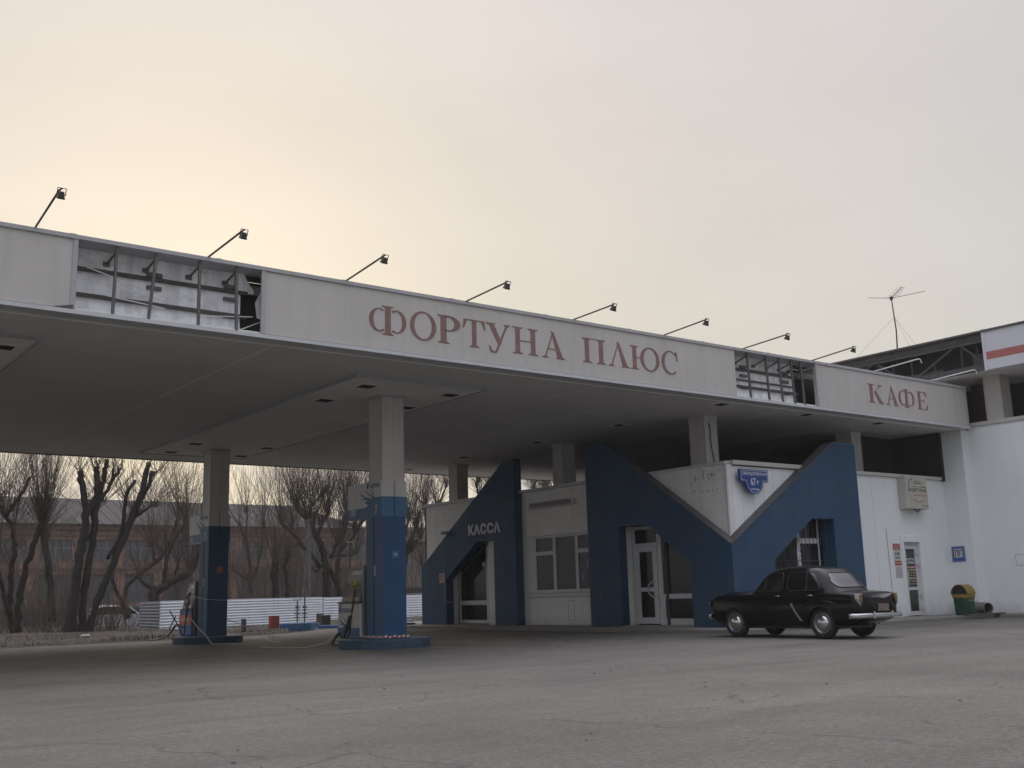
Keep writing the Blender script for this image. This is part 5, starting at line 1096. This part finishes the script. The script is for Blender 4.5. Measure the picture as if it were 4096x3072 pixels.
def block(q0, q1, h_, dp, m, name, label, z=-.1, cat='block'):
    a, b = ygnd(q0, z), ygnd(q1, z); d = (b-a).normalized(); n_ = Vector((-d.y, d.x, 0)); mb = MB(); P = [a, b, b+n_*dp, a+n_*dp]; mb.prism([(p.x, p.y, z-.05) for p in P], [(p.x, p.y, z+h_) for p in P]); o = mb.build(name, m, bev=.02); tag(o, label, cat); return o
M_bb = mat('block_blue', (.06, .16, .30), .7, .2, 3, tint=(.10, .19, .29))
block(Q2(475, 1417), Q2(650, 1412), .34, .7, M_bb, 'painted_block', 'pale-topped blue painted concrete block in front of the fence')
block(Q2(412, 1398), Q2(700, 1390), .26, .4, mat('block_blue2', (.04, .12, .25), .7, .2, 3), 'painted_block', 'long low blue kerb block behind the pale-topped one')
block(Q2(700, 1402), Q2(865, 1398), .20, .4, mat('block_blue2', (.04, .12, .25)), 'painted_block', 'low blue kerb block left of the front fuel pump')
block(Q2(1376, 1372), Q2(1425, 1370), .26, .6, M_bb, 'painted_block', 'small blue block right of the front pump column')
c = ygnd(Q2(629, 1400)); mb = MB(); mb.box(c.x-.12, c.x+.12, c.y-.06, c.y-.04, -.02, .18); tag(mb.build('paper_tag', M_stk), 'small white square tag leaning on the blue block', 'tag')
# tank vent valves
for k, (q, l) in enumerate(((Q2(545, 1330), 'dark pipe valve with handwheels in front of the fence, left of the pair'), (Q2(600, 1330), 'taller dark pipe valve in front of the fence, right of the pair'))):
    c = ygnd(q, .25); y = 44.5; c = aty(q, y); t = thing('pipe_valve', (c.x, y, -.1), l, 'valve', 'pipe valves by the fence')
    mb = MB(); hh = 1.05 if k == 0 else 1.2; mb.tube([(c.x, y, -.1), (c.x, y, hh)], .035, 8); mb.build('pipe', M_steel, t)
    mb = MB(); [mb.box(c.x-.11, c.x+.11, y-.05, y+.05, z, z+.05) for z in (.28, .45, .60)]; mb.lathe([(.02, -.06), (.09, -.05), (.09, .05), (.02, .06)], (c.x, y, .75), 12); mb.build('valve_body', M_steel, t)
    mb = MB(); [mb.tube([(c.x+sgn*.12+.10*cos(a), y, hh+.04+.03*sin(a)) for a in [2*pi*j/12 for j in range(13)]], .014, 4) for sgn in (-1, 1)]; mb.build('handwheel', M_steel, t)
# stick cross
mb = MB(); ps = [aty(Q1(x, y), 44) for x, y in ((1280, 1250), (1360, 1390), (1325, 1290), (1270, 1400))]; mb.tube(ps[:2], .025, 5); mb.tube(ps[2:], .025, 5); tag(mb.build('crossed_sticks', M_bark), 'two thin sticks crossed in front of the white fence end', 'sticks')
# litter
c = ygnd(Q1(640, 1458), -.02); mb = MB(); mb.lathe([(0, -.14), (.045, -.14), (.06, .14), (.055, .14), (0, .12)], (c.x, c.y, .06), 14, 'x'); tag(mb.build('paper_cup', M_ntw), 'crumpled white cup lying under the big forked tree', 'litter')
# white van roof behind the fence
t = thing('parked_car', (22.5, 78, -.1), 'white parked car half hidden behind the trees left of the fence', 'car')
YC = 60.0; vc = aty(Q1(890, 1206), YC); x0 = vc.x; M_wc = mat('white_car', (.55, .57, .59), .3, .05, 2)
W2 = 2.2
P = [(-W2, .3), (W2, .3), (W2, .85), (W2*.94, 1.0), (W2*.55, 1.1), (W2*.28, 1.56), (-W2*.35, 1.60), (-W2*.62, 1.42), (-W2*.80, 1.05), (-W2, .95)]
zo = vc.z-1.60; t.location = (x0, YC+.8, zo); mb = MB(); mb.prism([(x0+x, YC, z+zo) for x, z in P], [(x0+x, YC+1.7, z+zo) for x, z in P]); mb.build('body', M_wc, t, bev=.06)
mb = MB(); Pw = [(W2*.48, 1.12), (W2*.25, 1.49), (-W2*.30, 1.52), (-W2*.55, 1.38), (-W2*.62, 1.12)]; mb.prism([(x0+x, YC-.015, z+zo) for x, z in Pw], [(x0+x, YC-.005, z+zo) for x, z in Pw]); mb.build('side_window', M_cglass, t)
for x in (-W2*.62, W2*.62): mb = MB(); mb.lathe([(0, -.1), (.34, -.1), (.34, .1), (0, .1)], (x0+x, YC+.05, .33+zo), 18, 'y'); mb.build('wheel', M_tyre, t)

# brick works building
t = thing('brick_building', (28, 88, 0), 'long two-storey orange plastered building with a grey roof behind the bare trees', 'building')
M_or2 = mat('orange_plaster', (.25, .155, .115), .9, .3, .5, tint=(.115, .085, .07)); M_base = mat('grey_base', (.075, .078, .083), .9, .2, .6); M_shut = mat('grey_shutter', (.075, .082, .09), .7, .2, .8)
YBD, BX0, BX1 = 85.0, 4.0, 48.0
wins = []; x = 5.0
up, low = (4.35, 6.0), (1.2, 3.4)
while x < 46: wins.append((x, x+2.3)); x += 3.15
mb = MB(); wallholes(mb, FF(YBD), BX0, BX1, -1, 7.1, -.4, 0, [(a, b, *up) for a, b in wins]+[(a, b, *low) for a, b in wins]); mb.box(BX0, BX1, YBD+.4, YBD+12, -1, 7.1); bw = mb.build('wall', M_or2, t)
for a, b in wins:
    for nm, (z0, z1) in (('window', up), ('shuttered_window', low)):
        mb = MB(); prect(mb, FF(YBD+.2), a, b, z0, z1, -.02, .02); f_ = mb.build(nm, M_shut if nm != 'window' else mat('far_glass', (.085, .10, .12), .5, .3, .7), t)
    mb = MB(); f2_ = FF(YBD+.18)
    for k in range(5): prect(mb, f2_, a+(b-a)*k/4-.04, a+(b-a)*k/4+.04, *up, .0, .05)
    prect(mb, f2_, a, b, 5.3, 5.4, 0, .05); mb.build('window_bars', mat('far_bars', (.19, .19, .19), .7), t)
mb = MB(); prect(mb, FF(YBD), BX0, BX1, 6.75, 7.15, 0, .25); prect(mb, FF(YBD), BX0, BX1, 6.25, 6.4, 0, .08); prect(mb, FF(YBD), BX0, BX1, 3.7, 3.85, 0, .10); mb.build('cornice', mat('cornice', (.13, .09, .07), .9, .2, 1), t)
mb = MB(); prect(mb, FF(YBD), BX0, BX1, -1, .75, 0, .06); mb.build('plinth', M_base, t)
mb = MB(); mb.add([(BX0-.4, YBD-.5, 7.15), (BX1+.4, YBD-.5, 7.15), (BX1-4, YBD+6, 9.55), (BX0, YBD+6, 9.75), (BX1+.4, YBD+12.5, 7.15), (BX0-.4, YBD+12.5, 7.15)], [(0, 1, 2, 3), (1, 4, 2), (4, 5, 3, 2), (5, 0, 3), (0, 5, 4, 1)])
M_roof = mat('grey_roof', (.042, .038, .034), .8, .35, .9, streak=.3); rf = mb.build('roof', M_roof, t)
mb = MB()
for k in range(50): x = BX0+k*.88; xt = x*.995; mb.tube([(x, YBD-.49, 7.19), (min(xt, BX1-4), YBD+5.9, 9.6)], .04, 3)
mb.build('roof_rib', M_base, rf)
t = thing('far_building', (65, 100, 0), 'low grey building farther right behind the trees', 'building')
mb = MB(); mb.box(49, 110, 100, 112, -1, 6.9); mb.build('wall', mat('far_wall', (.13, .10, .085), .9, .2, .4), t)
mb = MB(); mb.add([(48.5, 99.5, 6.9), (110.5, 99.5, 6.9), (110, 106, 8.9), (50, 106, 8.9), (110.5, 112.5, 6.9), (48.5, 112.5, 6.9)], [(0, 1, 2, 3), (1, 4, 2), (4, 5, 3, 2), (5, 0, 3), (0, 5, 4, 1)]); mb.build('roof', M_roof, t)
for k in range(12):
    mb = MB(); a = 52+k*4.2; prect(mb, FF(100), a, a+2.2, 3.8, 5.4, 0, .03); mb.build('window', M_shut, t)
# solid grey wall between (seen low behind the fence)
mb = MB(); mb.box(12, 29, 66, 66.2, -.5, .95); tag(mb.build('low_wall', M_base), 'plain grey low wall behind the white fence at left', 'wall')
mb = MB(); mb.box(33, 47, 62, 62.2, -.5, 1.65); tag(mb.build('low_wall', mat('dark_wall', (.05, .045, .04), .9)), 'dark brown low wall between the front pump column and the cash desk wall', 'wall')
mb = MB(); mb.box(32, 47, 58, 58.2, -.5, 1.28); tag(mb.build('low_wall', mat('pale_wall', (.16, .16, .17), .9)), 'grey low wall just above the white fence beside the cash desk wall', 'wall')
# street lamps beyond
def lamp_post(q_base, q_top, Y, r_, label, head):
    b, tp = aty(q_base, Y), aty(q_top, Y); t = thing('street_lamp', (b.x, Y, b.z), label, 'street lamp'); mb = MB(); mb.tube([(b.x, Y, -.1), (b.x, Y, tp.z)], [r_, r_*.8], 8); mb.build('pole', mat('pole_grey', (.17, .17, .18), .7, .1, 2), t)
    if head == 'lamp':
        mb = MB(); mb.tube([(b.x, Y, tp.z), (b.x+.3, Y, tp.z+.9), (b.x+.9, Y, tp.z+1.5)], .05, 6); mb.build('arm', M_steel, t); mb = MB(); mb.tube([(b.x+.8, Y, tp.z+1.35), (b.x+1.05, Y, tp.z+1.75), (b.x+1.25, Y, tp.z+2.0)], [.10, .22, .12], 8); mb.build('lamp_head', M_steel, t, smooth=True)
    else:
        mb = MB(); mb.box(b.x-.8, b.x+.25, Y-.1, Y+.1, tp.z-.05, tp.z+.12); mb.build('crossbar', M_rail, t)
    return t
lamp_post(Q2(618, 1325), Q2(622, 560), 56, .24, 'thick grey lamp post behind the fence with an upward curving lamp head', 'lamp')
lamp_post(Q2(549, 1325), Q2(548, 765), 60, .11, 'thin grey post with a short crossbar beside the thick lamp post', 'bar')

# ---------------------------------------------------------------- bare trees
tr = random.Random(11)
def wig(pts, n=4, amp=.05):
    out = []
    for i in range(len(pts)-1):
        for s_ in range(n): out.append(pts[i].lerp(pts[i+1], s_/n)+Vector((tr.uniform(-amp, amp), tr.uniform(-amp, amp), tr.uniform(-amp, amp)*.3))*(1 if (i or s_) else 0))
    out.append(pts[-1]); return out
def limb(mb, conv, pts, ws, Y, dy=0, nside=9, amp=.05):
    P = [aty(conv(x, y), Y+dy*(i/(max(1, len(pts)-1)))) for i, (x, y) in enumerate(pts)]
    dep = (P[0]-CAM).dot(VW); k = .1326/FPX*dep/2; rs = [w_*k for w_ in ws]
    Q = wig(P, 4, amp); m = len(Q)-1; rr = []
    for i in range(len(Q)):
        f = i/m*(len(rs)-1); a = int(min(f, len(rs)-2)); rr.append((rs[a]+(rs[a+1]-rs[a])*(f-a))*tr.uniform(.90, 1.10))
    mb.tube(Q, rr, nside); return Q, rr
def twig(mb, p, d, ln, r0, kids=1, bend=.14, up=.30):
    n = 5; P = [Vector(p)]; dd = Vector(d).normalized()
    for i in range(n):
        dd = (dd+Vector((tr.uniform(-bend, bend), tr.uniform(-bend, bend), up*.35+tr.uniform(-bend, bend)*.5))*.35).normalized(); P.append(P[-1]+dd*ln/n)
    mb.tube(P, [r0*(1-.75*i/n) for i in range(n+1)], 3, False)
    if kids:
        for k in range(tr.randint(1, 4)):
            i = tr.randint(1, n-1); a = Vector((tr.uniform(-1, 1), tr.uniform(-1, 1), tr.uniform(.1, .9))).normalized(); twig(mb, P[i], (dd+a*.6), ln*tr.uniform(.3, .6), r0*.55, kids-1, bend, up)
def whips(mb, base, n, ln, r0=.014, spread=.5, axis=(0, 0, 1), kids=1, jit=.12):
    for k in range(n):
        a = Vector(axis)+Vector((tr.gauss(0, spread), tr.gauss(0, spread), tr.uniform(-.15, .3))); twig(mb, Vector(base)+Vector((tr.uniform(-jit, jit), tr.uniform(-jit, jit), tr.uniform(-jit, jit))), a, ln*tr.uniform(.55, 1.15), r0*tr.uniform(.7, 1.2), kids)
def tree(label, conv, Y, limbs, crown, side=0, name='bare_tree', grp='bare trees beyond the forecourt', sidelen=1.4):
    b = aty(conv(*limbs[0][0][0]), Y); t = thing(name, (b.x, Y, b.z), label, 'tree', grp); mt, mc = MB(), MB(); L_ = []
    for l_ in limbs:
        Q, rr = limb(mt, conv, l_[0], l_[1], Y, l_[2] if len(l_) > 2 else 0); L_.append(Q)
        for k in range(side):
            i = tr.randint(len(Q)//3, len(Q)-1); whips(mc, Q[i], 1, sidelen, .016, .9, kids=1)
    for (x, y, n, ln, sp, *ax) in crown:
        whips(mc, aty(conv(x, y), Y), int(n*1.1), ln*1.15, .0125, sp*1.2, ax[0] if ax else (0, 0, 1))
    mt.build('trunk', M_bark, t, smooth=True); mc.build('crown', M_twig, t, fix=False); return t
tree('forked dark tree at the far left edge with long fine whips', Q1, 47, [([(115, 1450), (100, 1330), (55, 1230), (15, 1100), (-20, 880)], [55, 50, 38, 32, 30]), ([(115, 1450), (80, 1250), (75, 1100), (95, 900), (120, 750), (90, 600), (40, 540), (-30, 420)], [60, 45, 40, 36, 32, 30, 26, 18]), ([(130, 1440), (140, 1250), (160, 1080), (200, 900), (270, 720), (310, 600)], [55, 50, 48, 46, 42, 50]), ([(60, 520), (110, 440), (170, 350), (232, 240)], [24, 26, 24, 20])],
     [(320, 580, 70, 3.6, .28), (40, 540, 40, 3.4, .45), (-30, 430, 50, 3.5, .5), (232, 250, 8, 1.6, .4), (-20, 880, 30, 4.0, .45), (100, 600, 24, 3.0, .5), (80, 880, 16, 1.5, .6)], 6)
tree('straight pollarded tree with a knobbly head, second from the left', Q1, 53, [([(390, 1330), (392, 1200), (375, 1000), (350, 800), (330, 610)], [62, 58, 56, 54, 66])], [(330, 600, 80, 4.0, .35), (350, 650, 30, 2.5, .8), (360, 700, 20, 1.8, .9)], 10)
tree('massive dark pollarded tree with five sawn-off trunks, in front of the others', Q1, 45, [([(525, 1448), (535, 1300), (565, 1080), (600, 830), (640, 650), (645, 490), (620, 330), (605, 195)], [103, 86, 72, 71, 64, 54, 46, 51]), ([(610, 1440), (630, 1250), (645, 1050), (690, 800), (715, 580), (735, 400), (730, 250), (728, 165)], [64, 52, 54, 54, 51, 54, 51, 43]), ([(640, 560), (690, 470), (740, 360)], [55, 46, 41]), ([(735, 430), (770, 300), (795, 180), (803, 112)], [48, 38, 36, 31]), ([(760, 420), (810, 340), (870, 240), (912, 175)], [31, 26, 26, 21]), ([(850, 270), (852, 180)], [20, 16]),
     ([(665, 1430), (700, 1280), (770, 1080), (860, 880), (950, 660), (1030, 480), (1085, 300), (1125, 135)], [64, 54, 61, 57, 64, 57, 49, 38]), ([(1060, 420), (1120, 300), (1150, 195)], [31, 28, 28]), ([(1130, 240), (1185, 200)], [20, 15]), ([(815, 860), (880, 740), (935, 580), (950, 390), (1018, 268)], [31, 30, 31, 33, 25]), ([(1020, 540), (1090, 490), (1160, 450)], [31, 21, 16])],
     [(605, 200, 16, 1.6, .5), (730, 170, 26, 2.2, .5), (905, 180, 12, 2.0, .5), (1125, 150, 12, 2.0, .5), (1160, 455, 34, 3.0, .55, (.45, 0, .8)), (1020, 520, 26, 2.8, .6), (945, 400, 16, 1.8, .6), (700, 500, 22, 2.4, .8), (780, 420, 20, 2.2, .6), (600, 900, 10, 1, .8)], 7)
tree('small crooked tree with a forked trunk right of the massive one', Q1, 58, [([(965, 1310), (935, 1220), (905, 1150), (870, 1080), (845, 1000)], [44, 36, 30, 28, 22]), ([(920, 1190), (960, 1060), (1060, 960), (1130, 920), (1200, 860), (1250, 780), (1300, 680), (1345, 550)], [30, 32, 34, 34, 32, 30, 28, 26]), ([(1170, 880), (1150, 760), (1120, 760)], [26, 20, 18]), ([(1190, 860), (1250, 820), (1270, 790)], [20, 18, 16])],
     [(1345, 560, 40, 3.4, .35), (1150, 760, 26, 3.0, .5), (850, 1000, 24, 2.6, .7), (1210, 850, 30, 3.0, .55), (1060, 960, 22, 2.5, .7)], 9)
tree('leaning tree whose trunk rises behind the rear pump column sign', Q1, 56, [([(1150, 1190), (1180, 1110), (1260, 1050), (1340, 1010), (1420, 970), (1470, 900), (1505, 780)], [74, 66, 56, 56, 54, 44, 34]), ([(1240, 1060), (1245, 930), (1262, 820), (1320, 700), (1400, 580)], [34, 34, 30, 26, 20]), ([(1150, 1150), (1150, 1080), (1080, 1040), (1050, 990)], [60, 44, 28, 20]), ([(1330, 1010), (1330, 940), (1345, 880)], [22, 20, 18])],
     [(1500, 800, 30, 4.2, .3), (1400, 600, 46, 3.6, .25), (1262, 820, 26, 4.0, .4), (1345, 890, 24, 4.0, .4), (1050, 990, 20, 3, .6), (1430, 940, 34, 5.0, .22)], 8)
tree('slender forked tree between the two pump columns, left', Q2, 62, [([(200, 1115), (185, 1020), (190, 900), (150, 720), (105, 600)], [34, 30, 24, 20, 14]), ([(195, 1050), (250, 900), (275, 780), (290, 640)], [22, 18, 16, 10]), ([(170, 1010), (110, 980), (50, 940)], [26, 20, 14]), ([(190, 900), (160, 680), (165, 480)], [18, 14, 9])],
     [(160, 500, 26, 3.0, .3), (290, 640, 30, 4.0, .25), (110, 620, 26, 3.4, .4), (50, 940, 26, 3.2, .6), (250, 850, 24, 3.0, .5)], 8)
tree('thick stump of a pollarded tree beside the lamp posts', Q2, 55, [([(385, 1160), (380, 1080), (370, 960), (378, 880)], [52, 50, 62, 54]), ([(470, 1160), (475, 1060), (450, 920), (490, 780)], [44, 34, 28, 18])], [(375, 880, 46, 3.4, .5), (480, 860, 30, 3.6, .4), (455, 940, 22, 3, .5)], 6)
tree('wide fan-shaped tree between the pump columns with a bushy upright crown', Q2, 56, [([(768, 1165), (765, 1050), (765, 930), (745, 820), (700, 710), (650, 610), (600, 540), (545, 480)], [66, 60, 64, 52, 48, 44, 36, 24]), ([(720, 930), (680, 860), (610, 790), (560, 720), (500, 650), (415, 575)], [34, 32, 32, 30, 28, 24]), ([(800, 850), (850, 740), (900, 640), (925, 560)], [36, 34, 32, 26]), ([(690, 700), (730, 600), (770, 520)], [30, 26, 22]), ([(790, 850), (860, 830), (940, 830), (985, 820)], [22, 22, 20, 16]), ([(740, 900), (700, 950), (650, 940)], [20, 18, 12])],
     [(545, 480, 60, 3.4, .38, (-.2, 0, .9)), (600, 540, 60, 3.6, .35), (420, 580, 44, 3.6, .3, (-.1, 0, .9)), (500, 640, 44, 3.6, .35), (660, 610, 70, 4.0, .33), (720, 610, 50, 3.8, .35), (775, 520, 70, 3.2, .3), (850, 740, 40, 4, .3), (925, 560, 60, 3.2, .25), (985, 820, 24, 2.6, .5)], 8)
tree('leaning tree just left of the front pump column', Q2, 54, [([(880, 1150), (850, 1060), (810, 980), (795, 930)], [54, 42, 34, 26]), ([(850, 1060), (850, 900), (865, 800), (880, 700), (900, 560), (930, 470)], [40, 38, 34, 32, 30, 22]), ([(870, 800), (960, 700), (1050, 560)], [26, 24, 18])], [(930, 480, 60, 3.0, .3), (1045, 570, 60, 3.8, .35), (985, 650, 60, 4.0, .3), (900, 600, 34, 3.4, .3)], 8)
tree('tree right of the front pump column with rising thin branches', Q2, 58, [([(1330, 1150), (1345, 980), (1355, 860), (1390, 740), (1430, 640), (1470, 500)], [60, 54, 44, 30, 22, 14]), ([(1355, 760), (1420, 730), (1480, 700)], [30, 22, 12]), ([(1355, 860), (1350, 700), (1385, 540)], [30, 24, 14])],
     [(1385, 560, 60, 4.2, .33), (1440, 620, 60, 3.8, .4), (1480, 700, 40, 3, .45), (1400, 800, 60, 3.0, .7), (1480, 900, 40, 2.2, .9)], 12)
tree('bare tree seen in the gap behind the far building column', Q3, 58, [([(30, 950), (20, 700), (0, 500)], [50, 36, 20]), ([(20, 700), (120, 480), (180, 330)], [28, 22, 12])], [(0, 500, 60, 3.6, .45), (180, 340, 50, 3.6, .5), (100, 500, 44, 3.4, .5)], 8)
tree('bare tree crown seen between the building column and the first blue gable', Q3, 60, [([(470, 900), (470, 600), (450, 420), (420, 300)], [44, 34, 24, 12]), ([(460, 480), (520, 380), (560, 300)], [20, 16, 10])], [(430, 330, 60, 3.2, .5), (540, 340, 60, 3.2, .5), (470, 420, 50, 3.4, .5)], 8)
tree('bare tree crown seen right of the first blue gable under the canopy edge', Q3, 60, [([(940, 900), (940, 600), (930, 420), (900, 330)], [44, 34, 24, 12]), ([(935, 480), (1000, 400), (1050, 320)], [20, 16, 10])], [(900, 370, 60, 2.6, .6), (1000, 360, 70, 2.6, .6), (950, 420, 50, 3.0, .6)], 8)
# brushwood: one mass of thin stems nobody could count
mb = MB()
M_brush = mat('brush_stems', (.10, .078, .062), .9, .35, 2)
for k in range(1200):
    q = Q2(0, 0); x = tr.uniform(8, 34); y = tr.uniform(50, 63)
    if x > 17 and y < 54: y += 5
    if .285 < x/y < .345 and k % 5: continue
    twig(mb, (x, y, -.1), (tr.gauss(0, .25), tr.gauss(0, .2), 1), tr.uniform(2.2, 6.0), .013, 1 if k % 3 else 2)
for k in range(330):
    x = tr.uniform(9.5, 15.5); y = tr.uniform(46.3, 50); twig(mb, (x, y, -.1), (tr.gauss(0, .35), tr.gauss(0, .3), 1), tr.uniform(.9, 2.4), .014, 1)
for k in range(260):
    twig(mb, (tr.uniform(30, 60), tr.uniform(64, 74), 0), (tr.gauss(0, .25), tr.gauss(0, .2), 1), tr.uniform(3, 8), .026, 1)
tag(mb.build('brushwood', M_brush, fix=False), 'dense brown thicket of thin bare stems in front of the orange building', 'thicket', kind='stuff')
# dead grass tufts on the verge
mb = MB(); M_gr = mat('dead_grass', (.058, .043, .029), .9, .3, 2)
for k in range(15000):
    x = tr.uniform(6, 30); y = 35.6+(tr.random()**1.5)*14; 
    if x > 17 and y > 46: continue
    z = .0+.12*S((y-38)/6)*S((18-x)/6)-.04; h_ = tr.uniform(.03, .10)*(2.2 if math.sin(x*1.1+y*.7)+math.sin(x*.37-y*1.3) > .7 else .8); a = tr.uniform(0, pi); dx, dy = cos(a)*.007, sin(a)*.007; lx, ly = tr.gauss(0, .06), tr.gauss(0, .06)
    mb.add([(x-dx, y-dy, z-.03), (x+dx, y+dy, z-.03), (x+lx, y+ly, z+h_)], [(0, 1, 2)])
tag(mb.build('dry_grass', M_gr, fix=False), 'dry yellow grass and litter on the verge under the trees', 'grass', kind='stuff')
# small stones on the asphalt
mb = MB()
for k in range(130):
    x, y = tr.uniform(1, 20), tr.uniform(2.2, 26); r_ = tr.uniform(.006, .022); z = gz(x, y)
    P = [(x+r_*cos(a)*tr.uniform(.7, 1.2), y+r_*sin(a)*tr.uniform(.7, 1.2)) for a in [2*pi*j/6 for j in range(6)]]
    mb.prism([(a, b, z-.002) for a, b in P], [(x+(a-x)*.6, y+(b-y)*.6, z+r_*.7) for a, b in P])
tag(mb.build('gravel', mat('stone', (.10, .095, .09), .9, .4, 30)), 'scattered small stones on the asphalt', 'gravel', kind='stuff')

# ---------------------------------------------------------------- thin evening haze
m = bpy.data.materials.new('haze_air'); m.use_nodes = True; t = m.node_tree; t.nodes.clear(); ou = t.nodes.new('ShaderNodeOutputMaterial'); pv = t.nodes.new('ShaderNodeVolumePrincipled')
pv.inputs['Density'].default_value = .0006; pv.inputs['Color'].default_value = (.92, .90, .88, 1); pv.inputs['Anisotropy'].default_value = .3; t.links.new(pv.outputs[0], ou.inputs['Volume'])
mb = MB(); mb.box(-45, 125, -35, 118, -2.5, 12.5); tag(mb.build('haze', m), kind='stuff')
